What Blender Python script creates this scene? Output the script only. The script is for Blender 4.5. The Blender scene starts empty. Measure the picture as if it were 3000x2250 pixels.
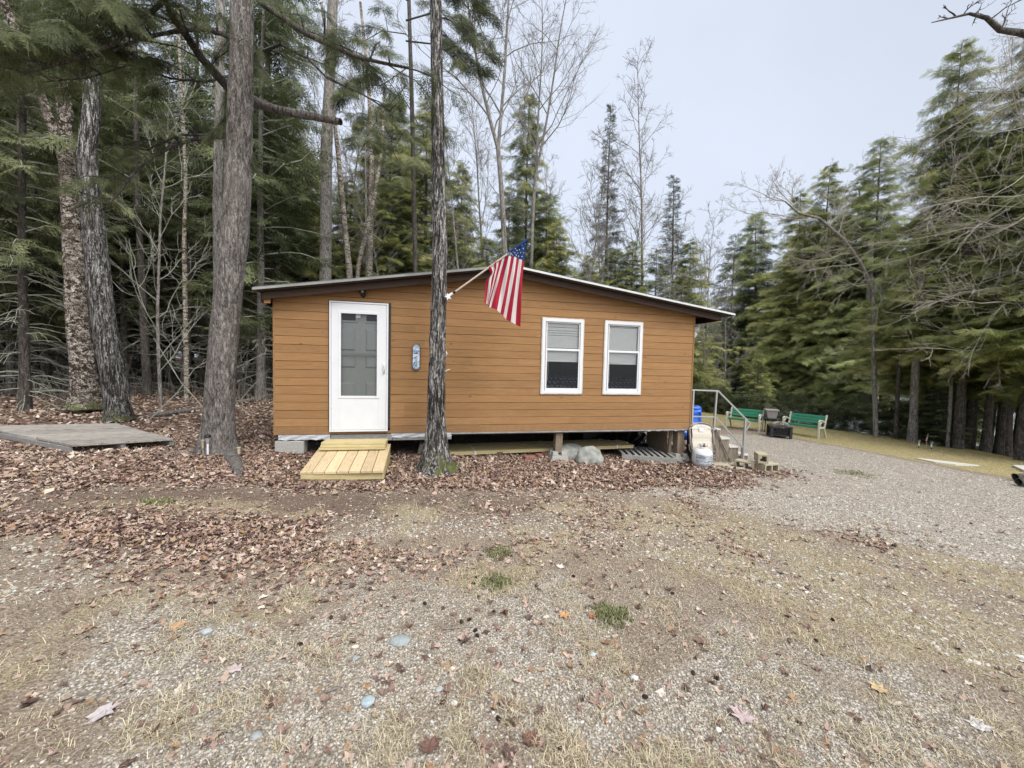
import bpy, math, random
import numpy as np
from mathutils import Vector, Matrix

S = bpy.context.scene
COL = S.collection
R = math.radians
rng = np.random.default_rng(7)
random.seed(7)

# ------------------------------------------------------------------ camera
CF, CTH, CRO, CYAW = 1130.0, .0482, .023, .2223
CAM = np.array([2.249, -6.574, 1.158])
_fw = np.array([math.sin(CYAW)*math.cos(CTH), math.cos(CYAW)*math.cos(CTH), -math.sin(CTH)])
_rt = np.array([math.cos(CYAW), -math.sin(CYAW), 0.0])
_up = np.cross(_rt, _fw)
_r2 = _rt*math.cos(CRO)+_up*math.sin(CRO)
_u2 = _up*math.cos(CRO)-_rt*math.sin(CRO)
cd = bpy.data.cameras.new('camera')
cam = bpy.data.objects.new('camera', cd)
COL.objects.link(cam)
cd.sensor_fit = 'HORIZONTAL'; cd.sensor_width = 36.0
cd.lens = 36.0*CF/3000.0
cd.clip_start = .05; cd.clip_end = 3000
mw = Matrix([[_r2[0], _u2[0], -_fw[0], CAM[0]], [_r2[1], _u2[1], -_fw[1], CAM[1]], [_r2[2], _u2[2], -_fw[2], CAM[2]], [0, 0, 0, 1]])
cam.matrix_world = mw
S.camera = cam

# ------------------------------------------------------------------ sky, sun, exposure
SUN_EL, SUN_ROT = R(52), R(200)
w = bpy.data.worlds.new('World'); S.world = w; w.use_nodes = True
nt = w.node_tree; nt.nodes.clear()
wo = nt.nodes.new('ShaderNodeOutputWorld'); bg = nt.nodes.new('ShaderNodeBackground')
sky = nt.nodes.new('ShaderNodeTexSky'); sky.sky_type = 'NISHITA'; sky.sun_disc = False
sky.sun_elevation = SUN_EL; sky.sun_rotation = SUN_ROT; sky.air_density = 1.0; sky.dust_density = 2.0
tc = nt.nodes.new('ShaderNodeTexCoord'); sp = nt.nodes.new('ShaderNodeSeparateXYZ')
nt.links.new(tc.outputs['Generated'], sp.inputs[0])
dt = nt.nodes.new('ShaderNodeVectorMath'); dt.operation = 'DOT_PRODUCT'; dt.inputs[1].default_value = (.29, -.54, .79)
nt.links.new(tc.outputs['Generated'], dt.inputs[0])
mr = nt.nodes.new('ShaderNodeMapRange'); mr.inputs[1].default_value = .52; mr.inputs[2].default_value = .95
nt.links.new(dt.outputs['Value'], mr.inputs[0])
cl = nt.nodes.new('ShaderNodeMixRGB')                     # high overcast, brighter overhead
cl.inputs[1].default_value = (5.5, 6.0, 7.0, 1); cl.inputs[2].default_value = (19, 19, 19.3, 1)
nt.links.new(mr.outputs[0], cl.inputs[0])
no = nt.nodes.new('ShaderNodeTexNoise'); no.inputs['Scale'].default_value = 1.6; no.inputs['Detail'].default_value = 4
nt.links.new(tc.outputs['Generated'], no.inputs[0])
cr = nt.nodes.new('ShaderNodeMapRange'); cr.inputs[1].default_value = .3; cr.inputs[2].default_value = .7
cr.inputs[3].default_value = .92; cr.inputs[4].default_value = 1.07
nt.links.new(no.outputs[0], cr.inputs[0])
mu = nt.nodes.new('ShaderNodeMixRGB'); mu.blend_type = 'MULTIPLY'; mu.inputs[0].default_value = 1
nt.links.new(cl.outputs[0], mu.inputs[1]); nt.links.new(cr.outputs[0], mu.inputs[2])
mx = nt.nodes.new('ShaderNodeMixRGB'); mx.inputs[0].default_value = .93
nt.links.new(sky.outputs[0], mx.inputs[1]); nt.links.new(mu.outputs[0], mx.inputs[2])
nt.links.new(mx.outputs[0], bg.inputs[0]); bg.inputs[1].default_value = .1
nt.links.new(bg.outputs[0], wo.inputs[0])
sl = bpy.data.lights.new('sun', 'SUN'); sl.energy = 1.5; sl.angle = R(25); sl.color = (1, .97, .93)
so = bpy.data.objects.new('sun', sl); COL.objects.link(so)
so.rotation_euler = (R(38), 0, R(28))     # from behind the camera, over its right shoulder
S.view_settings.view_transform = 'Standard'; S.view_settings.look = 'None'
S.view_settings.exposure = 0.5; S.view_settings.gamma = 1.0
S.cycles.max_bounces = 6; S.cycles.diffuse_bounces = 3; S.cycles.glossy_bounces = 3
S.cycles.transparent_max_bounces = 12; S.cycles.transmission_bounces = 4
S.cycles.caustics_reflective = False; S.cycles.caustics_refractive = False

# ------------------------------------------------------------------ survey helpers: picture measurement -> point of the place
def ray(u, v): return _fw*CF + _r2*(u-1500) - _u2*(v-1125)
def PY(u, v, y):
    d = ray(u, v); return CAM + d*(y-CAM[1])/d[1]
def PZ(u, v, z):
    d = ray(u, v); return CAM + d*(z-CAM[2])/d[2]
def PD(u, v, dep): return CAM + ray(u, v)/CF*dep
def ztop(x, y, v):
    a, b = -5.0, 40.0
    for _ in range(40):
        m = (a+b)/2; q = np.array([x, y, m])-CAM
        vv = 1125-CF*(q@_u2)/(q@_fw)
        if vv > v: a = m
        else: b = m
    return a

# ------------------------------------------------------------------ noise
def _h(i, j, k, s):
    n = (i*374761393 + j*668265263 + k*2147483647 + s*1274126177) & 0xffffffff
    n = ((n ^ (n >> 13))*1274126177) & 0xffffffff
    return ((n ^ (n >> 16)) & 0xffff)/65535.0
def vn(p, s=0):
    p = np.asarray(p, float); f = np.floor(p).astype(np.int64); t = p-f; t = t*t*(3-2*t)
    o = 0
    for a in (0, 1):
        for b in (0, 1):
            for c in (0, 1):
                wt = (t[..., 0] if a else 1-t[..., 0])*(t[..., 1] if b else 1-t[..., 1])*(t[..., 2] if c else 1-t[..., 2])
                o = o + wt*_h(f[..., 0]+a, f[..., 1]+b, f[..., 2]+c, s)
    return o
def n2(x, y, sc, s=0):
    x = np.asarray(x, float); y = np.asarray(y, float)
    p = np.stack([x*sc, y*sc, np.zeros_like(x*sc)+.5], -1)
    return vn(p, s)*.6 + vn(p*2.1, s+1)*.28 + vn(p*4.3, s+2)*.12
def sst(a, b, x):
    t = np.clip((np.asarray(x, float)-a)/(b-a), 0, 1); return t*t*(3-2*t)

# ------------------------------------------------------------------ terrain
_gx = [-400, -30, -5, 0, .75, 2, 4.6, 7.3, 10, 13, 15, 18, 60]; _gz = [1.5, .1, -.2, -.27, -.40, -.445, -.55, -.68, -.75, -.82, -.87, -1.08, -1.2]
def crest(y): return np.interp(y, [-30, -8, -2, 0, 2, 4, 9.5, 14, 30, 80], [9, 13.5, 16.3, 17.5, 18.3, 18.2, 15.6, 14.0, 13, 13])
def gz(x, y):
    x = np.asarray(x, float); y = np.asarray(y, float)
    z = np.interp(x, _gx, _gz)
    d = np.clip(x-crest(y)-.2, 0, None)
    z = z - np.minimum(d*d/(d+1.5)*.42, 5.5)
    z = z + (n2(x, y, .5, 3)-.5)*.05*sst(2, 9, np.hypot(x-3, y+3)) + (n2(x, y, 2.2, 5)-.5)*.022
    return z
def g1(x, y): return float(gz(np.array([x]), np.array([y]))[0])
def PG(u, v):
    z = -.5
    for _ in range(30):
        p = PZ(u, v, z); z = z*.5+g1(p[0], p[1])*.5
    return p
def box01(x, y, x0, x1, y0, y1, s=.4):
    return sst(x0-s, x0+s, x)*(1-sst(x1-s, x1+s, x))*sst(y0-s, y0+s, y)*(1-sst(y1-s, y1+s, y))
def blob(x, y, cx, cy, rx, ry): return np.exp(-(((x-cx)/rx)**2+((y-cy)/ry)**2))
def z_leaf(x, y):
    n = n2(x, y, 1.1, 11); n3 = n2(x, y, 3.0, 15)
    j = (n3-.5)*.5
    front = box01(x, y+j*1.3, -3, 7.6, -1.6, .6, .32)
    lef = (1-sst(-1.2, .6, x+j))*sst(-2.1, -1.2, y+j*1.3)*.9
    back = sst(1.0, 1.6, y)*(1-sst(8.5, 10.5, x+y*.1))
    hid = box01(x, y, .1, 7.2, .45, 7.0, .25)
    rt = np.maximum(blob(x, y, 8.2, -.75, .9, .35), blob(x, y, 12.7, 4.4, 1.8, .8)*.6)
    far = sst(1.0, 6, x-crest(y))
    a = np.maximum.reduce([front, lef, back*.95, rt, far])*(1-hid)
    sc = blob(x, y, -.2, -2.9, 1.6, .6)*.33 + blob(x, y, 1.6, -2.9, 1.2, .5)*.32 + blob(x, y, 3.6, -2.6, 1.5, .5)*.28 + blob(x, y, 6.4, -3.5, 1.3, .35)*.42 + blob(x, y, 5.2, -1.9, 1.2, .5)*.35 + blob(x, y, -1.5, -2.6, 1.2, .7)*.3
    sc = sc*sst(.35, .62, n)*1.6
    dirt = blob(x, y, -.4, -2.0, 1.5, .35)+blob(x, y, 1.8, -2.05, 1.6, .28)
    return np.clip(np.maximum(a, sc)*(1-.55*np.clip(dirt, 0, 1)) + .012, 0, 1)
def z_gravel(x, y):
    n = n2(x, y, .9, 21); m = n2(x, y, 2.8, 25)
    drive = sst(-.5, .5, (x-5.6)+(y+1.9)*1.0+(m-.5)*1.3)*(1-sst(12.9, 13.7, x+.12*(y)+(n-.5)*.8))*(1-sst(2.6, 3.8, y))
    drive = drive*sst(7.35, 7.8, x+(y < 0)*3+.0*y)
    mid = np.clip(blob(x, y, 2.6, -4.7, 1.5, 1.5)+blob(x, y, .6, -4.5, 1.1, .7)*.95+blob(x, y, 4.2, -5.1, 1.2, .5)*.8, 0, 1)*sst(.28, .6, m)
    out = sst(-6.3, -7.2, y)
    return np.clip(np.maximum.reduce([drive, mid, out*.7]), 0, 1)
def z_grass(x, y):
    n = n2(x, y, 1.4, 31); m = n2(x, y, 3.4, 35)
    lawn = np.maximum(sst(13.1, 13.9, x+.1*y), sst(4.2, 5.0, y)*sst(10, 11.5, x))*(1-sst(.5, 3, x-crest(y)))
    fg = box01(x, y, -3, 12, -6.6, -2.0, .5)*sst(.40, .66, m*.6+n*.4)*.9
    fr = blob(x, y, 5.4, -4.3, 1.8, 1.2)*.8 + blob(x, y, 5.0, -2.6, 1.4, .7)*.7
    return np.clip(np.maximum.reduce([lawn, fg*.8, fr*sst(.25, .55, m)]), 0, 1)

# ------------------------------------------------------------------ mesh builder
class MB:
    def __init__(s): s.v = []; s.f = []; s.n = 0; s.r = []; s.mi = []
    def add(s, v, f, rnd=None, mi=0):
        v = np.asarray(v, float).reshape(-1, 3); f = np.asarray(f, np.int64)
        s.v.append(v); s.f.append(f+s.n); s.n += len(v)
        s.r.append(np.full(len(f), .5) if rnd is None else (np.full(len(f), float(rnd)) if np.isscalar(rnd) else np.asarray(rnd, float)))
        s.mi.append(np.full(len(f), mi, np.int32))
    def box(s, c, size, rot=None, rnd=None, mi=0, taper=1.0):
        h = np.array(size)/2.0
        v = np.array([[x, y, z] for x in (-1, 1) for y in (-1, 1) for z in (-1, 1)], float)*h
        if taper != 1.0: v[v[:, 2] > 0, :2] *= taper
        if rot is not None: v = v @ np.array(rot.to_matrix() if hasattr(rot, 'to_matrix') else rot).T
        s.add(v+np.array(c), [[0, 1, 3, 2], [4, 6, 7, 5], [0, 4, 5, 1], [2, 3, 7, 6], [0, 2, 6, 4], [1, 5, 7, 3]], rnd, mi)
    def bb(s, a, b, rnd=None, mi=0):
        a = np.array(a, float); b = np.array(b, float); s.box((a+b)/2, np.abs(b-a), None, rnd, mi)
    def hexa(s, v8, rnd=None, mi=0):   # bottom ring 4, top ring 4
        s.add(v8, [[0, 3, 2, 1], [4, 5, 6, 7], [0, 1, 5, 4], [1, 2, 6, 5], [2, 3, 7, 6], [3, 0, 4, 7]], rnd, mi)
    def tube(s, pts, rad, n=6, cap=True, rnd=None, mi=0, disp=None):
        pts = np.asarray(pts, float); m = len(pts)
        rad = np.full(m, rad, float) if np.isscalar(rad) else np.asarray(rad, float)
        t = np.gradient(pts, axis=0); t /= np.linalg.norm(t, axis=1)[:, None]+1e-12
        up = np.array([0, 0, 1.0]) if abs(t[:, 2].mean()) < .9 else np.array([1.0, 0, 0])
        a = np.cross(np.broadcast_to(up, t.shape), t); a /= np.linalg.norm(a, axis=1)[:, None]+1e-12
        b = np.cross(t, a)
        an = np.arange(n)*2*np.pi/n
        rr = rad[:, None]*np.ones((m, n))
        if disp is not None: rr = rr+disp
        ring = pts[:, None, :] + (np.cos(an)[None, :, None]*a[:, None, :] + np.sin(an)[None, :, None]*b[:, None, :])*rr[:, :, None]
        v = ring.reshape(-1, 3)
        i = np.arange(m-1)[:, None]*n; j = np.arange(n)[None, :]; k = (j+1) % n
        f = np.stack([i+j, i+k, i+k+n, i+j+n], -1).reshape(-1, 4)
        s.add(v, f, rnd, mi)
        if cap:
            for q, o in ((0, True), (m-1, False)):
                c = pts[q][None]; vv = np.vstack([c, ring[q]])
                ff = [[0, (x+1) % n+1, x+1] if not o else [0, x+1, (x+1) % n+1] for x in range(n)]
                s.add(vv, ff, rnd, mi)
    def lathe(s, prof, c, n=24, mi=0, rnd=None):
        prof = np.asarray(prof, float); an = np.arange(n)*2*np.pi/n; m = len(prof)
        v = np.stack([prof[:, 0][:, None]*np.cos(an), prof[:, 0][:, None]*np.sin(an), np.repeat(prof[:, 1][:, None], n, 1)], -1).reshape(-1, 3)+np.array(c)
        i = np.arange(m-1)[:, None]*n; j = np.arange(n)[None, :]; k = (j+1) % n
        s.add(v, np.stack([i+j, i+k, i+k+n, i+j+n], -1).reshape(-1, 4), rnd, mi)
    def prism(s, poly, y0, y1, mi=0, rnd=None):      # poly in x,z extruded along y
        poly = np.asarray(poly, float); n = len(poly)
        v = np.vstack([np.c_[poly[:, 0], np.full(n, y0), poly[:, 1]], np.c_[poly[:, 0], np.full(n, y1), poly[:, 1]]])
        c0 = len(v); v = np.vstack([v, v[:n].mean(0), v[n:].mean(0)])
        f = [[i, (i+1) % n, c0] for i in range(n)]+[[n+(i+1) % n, n+i, c0+1] for i in range(n)]
        s.add(v, f, rnd, mi)
        s.add(v[:2*n], [[i, n+i, n+(i+1) % n, (i+1) % n] for i in range(n)], rnd, mi)
    def build(s, name, mats, parent=None, smooth=False, bevel=0, loc=None):
        me = bpy.data.meshes.new(name)
        if loc is not None: off = np.array(loc, float)
        elif parent is not None: off = np.array(parent.get('_o', (0, 0, 0)), float)
        else: off = np.zeros(3)
        V = np.vstack(s.v)-off
        me.vertices.add(len(V)); me.vertices.foreach_set('co', V.ravel())
        lt = np.concatenate([np.full(len(f), f.shape[1]) for f in s.f])
        lv = np.concatenate([f.ravel() for f in s.f])
        me.loops.add(len(lv)); me.loops.foreach_set('vertex_index', lv.astype(np.int32))
        me.polygons.add(len(lt)); ls = np.concatenate([[0], np.cumsum(lt)[:-1]])
        me.polygons.foreach_set('loop_start', ls.astype(np.int32)); me.polygons.foreach_set('loop_total', lt.astype(np.int32))
        me.polygons.foreach_set('material_index', np.concatenate(s.mi))
        me.polygons.foreach_set('use_smooth', np.full(len(lt), bool(smooth)))
        me.update(calc_edges=True)
        at = me.attributes.new('rnd', 'FLOAT', 'FACE'); at.data.foreach_set('value', np.concatenate(s.r))
        for m_ in (mats if isinstance(mats, (list, tuple)) else [mats]): me.materials.append(m_)
        o = bpy.data.objects.new(name, me); COL.objects.link(o)
        if parent is not None: o.parent = parent; o['_o'] = [float(q) for q in off]
        elif loc is not None: o.location = loc
        if bevel:
            b = o.modifiers.new('edge', 'BEVEL'); b.width = bevel; b.segments = 2; b.limit_method = 'ANGLE'; b.angle_limit = R(40)
        return o
def tag(o, label=None, cat=None, group=None, kind=None):
    if label: o['label'] = label
    if cat: o['category'] = cat
    if group: o['group'] = group
    if kind: o['kind'] = kind
    return o
def thing(name, loc, label, cat, group=None):
    e = bpy.data.objects.new(name, None); COL.objects.link(e); e.location = tuple(float(q) for q in loc)
    e.empty_display_size = .1
    e['_o'] = [float(q) for q in loc]
    return tag(e, label, cat, group)
def copy_tree(o, parent=None):
    c = o.copy(); COL.objects.link(c); c.parent = parent
    for ch in list(o.children): copy_tree(ch, c)
    return c
def rotz(a): return np.array([[math.cos(a), -math.sin(a), 0], [math.sin(a), math.cos(a), 0], [0, 0, 1]])

# ------------------------------------------------------------------ materials
class M:
    def __init__(s, name, rough=.8, spec=.3):
        s.m = bpy.data.materials.new(name); s.m.use_nodes = True; s.t = s.m.node_tree
        s.b = s.t.nodes['Principled BSDF']; s.b.inputs['Roughness'].default_value = rough
        s.b.inputs['Specular IOR Level'].default_value = spec
    def nd(s, typ, ins={}, **kw):
        n = s.t.nodes.new(typ)
        for k, v in kw.items(): setattr(n, k, v)
        for k, v in ins.items():
            if hasattr(v, 'is_linked') or isinstance(v, bpy.types.NodeSocket): s.t.links.new(v, n.inputs[k])
            else: n.inputs[k].default_value = v
        return n
    def co(s, scale=(1, 1, 1), src='Object', rot=(0, 0, 0)):
        t = s.nd('ShaderNodeTexCoord'); mp = s.nd('ShaderNodeMapping', {'Vector': t.outputs[src], 'Scale': scale, 'Rotation': rot}); return mp.outputs[0]
    def noise(s, vec, scale=1, det=4, rough=.55, dist=0):
        return s.nd('ShaderNodeTexNoise', {'Vector': vec, 'Scale': scale, 'Detail': det, 'Roughness': rough, 'Distortion': dist}).outputs[0]
    def vor(s, vec, scale=1, feature='F1', out='Distance', rand=1.0):
        n = s.nd('ShaderNodeTexVoronoi', {'Vector': vec, 'Scale': scale, 'Randomness': rand}, feature=feature); return n.outputs[out]
    def ramp(s, fac, stops):
        n = s.nd('ShaderNodeValToRGB', {'Fac': fac}); e = n.color_ramp.elements
        while len(e) < len(stops): e.new(.5)
        for i, (p, c) in enumerate(stops):
            e[i].position = p; e[i].color = (c, c, c, 1) if np.isscalar(c) else (*c, 1)
        return n.outputs[0]
    def mix(s, f, a, b, mode='MIX'):
        n = s.nd('ShaderNodeMixRGB', {'Fac': f}, blend_type=mode)
        for i, q in ((1, a), (2, b)):
            if isinstance(q, bpy.types.NodeSocket): s.t.links.new(q, n.inputs[i])
            else: n.inputs[i].default_value = (q, q, q, 1) if np.isscalar(q) else (*q, 1)
        return n.outputs[0]
    def math(s, op, a, b=0.0, clamp=False):
        n = s.nd('ShaderNodeMath', operation=op, use_clamp=clamp)
        for i, q in ((0, a), (1, b)):
            if isinstance(q, bpy.types.NodeSocket): s.t.links.new(q, n.inputs[i])
            else: n.inputs[i].default_value = q
        return n.outputs[0]
    def attr(s, name, out='Fac'): return s.nd('ShaderNodeAttribute', attribute_name=name).outputs[out]
    def objrand(s): return s.nd('ShaderNodeObjectInfo').outputs['Random']
    def color(s, c):
        if isinstance(c, bpy.types.NodeSocket): s.t.links.new(c, s.b.inputs['Base Color'])
        else: s.b.inputs['Base Color'].default_value = (*c, 1)
        return s
    def bump(s, h, strength=.5, dist=.02):
        n = s.nd('ShaderNodeBump', {'Height': h, 'Strength': strength, 'Distance': dist}); s.t.links.new(n.outputs[0], s.b.inputs['Normal']); return s
    def rough(s, c):
        s.t.links.new(c, s.b.inputs['Roughness']); return s

def plain(name, c, rough=.6, var=.12, sc=20, spec=.3, metal=0):
    m = M(name, rough, spec); v = m.co(); n = m.noise(v, sc, 5)
    m.color(m.ramp(n, [(.25, tuple(max(0, q*(1-var)) for q in c)), (.75, tuple(min(1, q*(1+var)) for q in c))]))
    m.b.inputs['Metallic'].default_value = metal
    m.bump(n, .12, .004)
    return m.m
def foliage(name, dark, light, yel=None):
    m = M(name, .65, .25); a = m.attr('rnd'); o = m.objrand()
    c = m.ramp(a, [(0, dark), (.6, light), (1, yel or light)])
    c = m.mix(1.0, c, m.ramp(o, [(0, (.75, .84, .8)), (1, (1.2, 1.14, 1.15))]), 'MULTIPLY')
    m.color(c)
    tr = m.nd('ShaderNodeBsdfTranslucent', {'Color': c}); mxs = m.nd('ShaderNodeMixShader', {'Fac': .45})
    out = m.t.nodes['Material Output']
    m.t.links.new(m.b.outputs[0], mxs.inputs[1]); m.t.links.new(tr.outputs[0], mxs.inputs[2]); m.t.links.new(mxs.outputs[0], out.inputs[0])
    return m.m
def bark(name, cols, sx=14, sz=2.2, lo=.42, hi=.6, horiz=False, moss=None, bs=.9, patch=.5):
    """cols: crevice, mid, pale, patch tint; streaks run up the stem (or round it when horiz)"""
    m = M(name, .9, .15)
    sc = (sx, sx, sz) if not horiz else (sx, sx, sx*2.6)
    v = m.co(sc); n = m.noise(v, 1.0, 8, .68, .9); f = m.noise(m.co((60, 60, 22) if not horiz else (30, 30, 90)), 1, 5, .7)
    rid = m.math('ABSOLUTE', m.math('SUBTRACT', m.noise(v, 1.7, 5, .6, .6), .5))
    big = m.noise(m.co((1.6, 1.6, .9)), 1.6, 4)
    k = m.math('ADD', m.math('ADD', m.math('MULTIPLY', n, .62), m.math('MULTIPLY', f, .30)), m.math('MULTIPLY', big, .16))
    c = m.ramp(k, [(lo, cols[0]), ((lo+hi)/2, cols[1]), (hi, cols[2])])
    c = m.mix(m.ramp(rid, [(.0, .9), (.045, 0)]), c, cols[0])
    c = m.mix(m.ramp(big, [(.52, 0), (.66, patch)]), c, cols[3])
    if moss:
        z = m.nd('ShaderNodeSeparateXYZ', {0: m.co()}).outputs['Z']
        g_ = m.math('MULTIPLY', m.ramp(z, [(0, 1), (.35, 0)]), m.ramp(m.noise(m.co(), 6, 4), [(.48, 0), (.58, 1)]))
        c = m.mix(g_, c, moss)
    m.color(c)
    m.bump(m.math('ADD', n, m.math('ADD', m.math('MULTIPLY', rid, 1.2), m.math('MULTIPLY', f, .35))), bs, .05)
    return m.m
def wood(name, a, b, dark, sc=(1, 12, 12), rough=.75, bump=.3, rs=.25, grain=1.0):
    m = M(name, rough, .25); r = m.attr('rnd')
    off = m.nd('ShaderNodeVectorMath', {0: m.co(sc), 1: m.mix(1, r, (31, 17, 23), 'MULTIPLY')}, operation='ADD').outputs[0]
    n = m.noise(off, 2.0*grain, 6, .6, 1.2); f = m.noise(off, 9*grain, 4)
    k = m.noise(m.nd('ShaderNodeVectorMath', {0: m.co((3, 3, 3)), 1: m.mix(1, r, (5, 7, 9), 'MULTIPLY')}, operation='ADD').outputs[0], 2, 3)
    c = m.ramp(n, [(.3, a), (.55, b), (.75, a)])
    c = m.mix(m.ramp(f, [(.45, 0), (.75, rs)]), c, dark)
    c = m.mix(m.ramp(k, [(.68, 0), (.78, .6)]), c, dark)
    c = m.mix(1.0, c, m.ramp(r, [(0, .84), (1, 1.14)]), 'MULTIPLY')
    m.color(c); m.bump(m.math('ADD', n, f), bump, .006)
    return m.m

MAT = {}
MAT['siding'] = None
def mk_siding():
    m = M('stained_clapboard', .72, .3); r = m.attr('rnd')
    sh = m.nd('ShaderNodeCombineXYZ', {0: m.math('MULTIPLY', r, 37), 1: 0.0, 2: m.math('MULTIPLY', r, 11)}).outputs[0]
    v = m.nd('ShaderNodeVectorMath', {0: m.co((1.2, 9, 16)), 1: sh}, operation='ADD').outputs[0]
    n = m.noise(v, 1.6, 6, .6, 1.5); f = m.noise(v, 8, 5, .7)
    c = m.ramp(n, [(.28, (.265, .142, .057)), (.5, (.315, .170, .069)), (.72, (.355, .203, .088))])
    c = m.mix(m.ramp(f, [(.56, 0), (.82, .5)]), c, (.2, .085, .03))
    kn = m.vor(m.nd('ShaderNodeVectorMath', {0: m.co((2.2, 3, 5.5)), 1: sh}, operation='ADD').outputs[0], 1.0)
    c = m.mix(m.ramp(kn, [(.035, .75), (.09, 0)]), c, (.13, .055, .025))
    st = m.noise(m.co((.6, 1, 1.1)), 1.3, 5)
    c = m.mix(m.ramp(st, [(.5, 0), (.8, .28)]), c, (.24, .125, .06))
    zz_ = m.nd('ShaderNodeSeparateXYZ', {0: m.co()}).outputs['Z']; sp_ = m.math('MULTIPLY', m.ramp(zz_, [(0, 1), (.3, 0)]), m.ramp(m.noise(m.co((7, 1, 5)), 2, 6, .7), [(.42, 0), (.7, .7)]))
    c = m.mix(sp_, c, (.2, .13, .085))
    c = m.mix(1.0, c, m.ramp(r, [(0, .9), (1, 1.09)]), 'MULTIPLY')
    m.color(c); m.bump(m.math('ADD', n, m.math('MULTIPLY', f, .8)), .45, .006)
    return m.m
MAT['siding'] = mk_siding()
MAT['white'] = plain('white_vinyl', (.72, .73, .74), .35, .03, 6, .5)
MAT['offwhite'] = plain('aged_white', (.6, .58, .53), .6, .12, 30)
MAT['plastic_wrap'] = plain('white_house_wrap', (.48, .5, .52), .35, .15, 9, .6)
MAT['black'] = plain('black_plastic', (.012, .012, .013), .4, .2)
MAT['darkmetal'] = plain('dark_metal', (.035, .034, .033), .5, .3, 30)
MAT['alu'] = plain('dull_aluminium', (.42, .42, .40), .38, .12, 30, .5, .55)
MAT['roof'] = plain('asphalt_roll_roofing', (.12, .13, .13), .9, .3, 60)
MAT['drip'] = plain('white_drip_edge', (.62, .63, .62), .4, .14, 8)
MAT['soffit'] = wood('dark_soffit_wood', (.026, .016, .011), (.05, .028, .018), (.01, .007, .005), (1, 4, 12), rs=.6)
MAT['greywood'] = wood('weathered_grey_wood', (.24, .235, .22), (.34, .33, .31), (.09, .08, .07), (1.5, 10, 10), .9, .6, .7)
MAT['deckgrey'] = wood('bleached_boards', (.27, .235, .195), (.45, .42, .38), (.12, .085, .06), (.9, 7, 7), .9, .8, .9)
MAT['postwood'] = wood('old_post_wood', (.2, .15, .105), (.27, .21, .15), (.08, .055, .04), (10, 10, 1.2), .9, .6, .6)
MAT['stepwood'] = wood('streaked_step_wood', (.16, .13, .095), (.3, .255, .195), (.045, .032, .025), (9, 9, .8), .9, .6, .9)
MAT['concrete'] = plain('concrete', (.36, .35, .32), .95, .2, 35)
MAT['concretetan'] = plain('tan_concrete', (.42, .37, .27), .95, .2, 35)
MAT['brick'] = plain('old_brick', (.27, .13, .09), .95, .35, 30)
MAT['green'] = plain('green_painted_slats', (.045, .27, .155), .45, .12, 10, .5)
MAT['cream'] = plain('cream_painted_iron', (.56, .54, .45), .5, .12, 12)
MAT['canvas'] = plain('beige_sling_fabric', (.56, .51, .43), .9, .08, 40)
MAT['bronze'] = plain('bronze_tube', (.27, .235, .205), .4, .15, 20, .5, .4)
MAT['tarpblue'] = plain('blue_tarp', (.02, .13, .62), .35, .3, 14, .6)
MAT['tarpblack'] = plain('black_plastic_sheet', (.012, .013, .015), .25, .3, 5, .7)
MAT['planter'] = plain('taupe_planter', (.34, .31, .29), .7, .1)
MAT['inner'] = plain('grey_door_paint', (.40, .41, .39), .55, .05)
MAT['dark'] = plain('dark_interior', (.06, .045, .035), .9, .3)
MAT['blind'] = plain('cream_blind', (.92, .92, .88), .5, .04)
MAT['skin_pebble'] = None

MAT['lumber'] = wood('fresh_treated_lumber', (.52, .40, .22), (.66, .52, .33), (.38, .25, .12), (9, .9, 9), .7, .15, .45)
MAT['lumberx'] = wood('treated_lumber_edges', (.46, .38, .18), (.6, .5, .27), (.3, .24, .1), (1.0, 8, 12), .7, .2, .3)

def mk_glass():
    m = M('window_glass', .02, .5); m.t.nodes.remove(m.b)
    tr = m.nd('ShaderNodeBsdfTransparent', {'Color': (.9, .92, .92, 1)}); gl = m.nd('ShaderNodeBsdfGlossy', {'Roughness': .02, 'Color': (1, 1, 1, 1)})
    fr = m.nd('ShaderNodeFresnel', {'IOR': 1.5}); k = m.math('MULTIPLY', fr.outputs[0], .8, True)
    mx_ = m.nd('ShaderNodeMixShader', {'Fac': k}); m.t.links.new(tr.outputs[0], mx_.inputs[1]); m.t.links.new(gl.outputs[0], mx_.inputs[2])
    m.t.links.new(mx_.outputs[0], m.t.nodes['Material Output'].inputs[0]); return m.m
MAT['glass'] = mk_glass()
def mk_quilt():
    m = M('navy_quilt_with_grey_ovals', .9, .1); v = m.co((1, 1, 1.3)); d = m.vor(v, 11, rand=.15)
    m.color(m.ramp(d, [(.3, (.35, .37, .42)), (.38, (.02, .025, .06))])); return m.m
MAT['quilt'] = mk_quilt()

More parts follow.
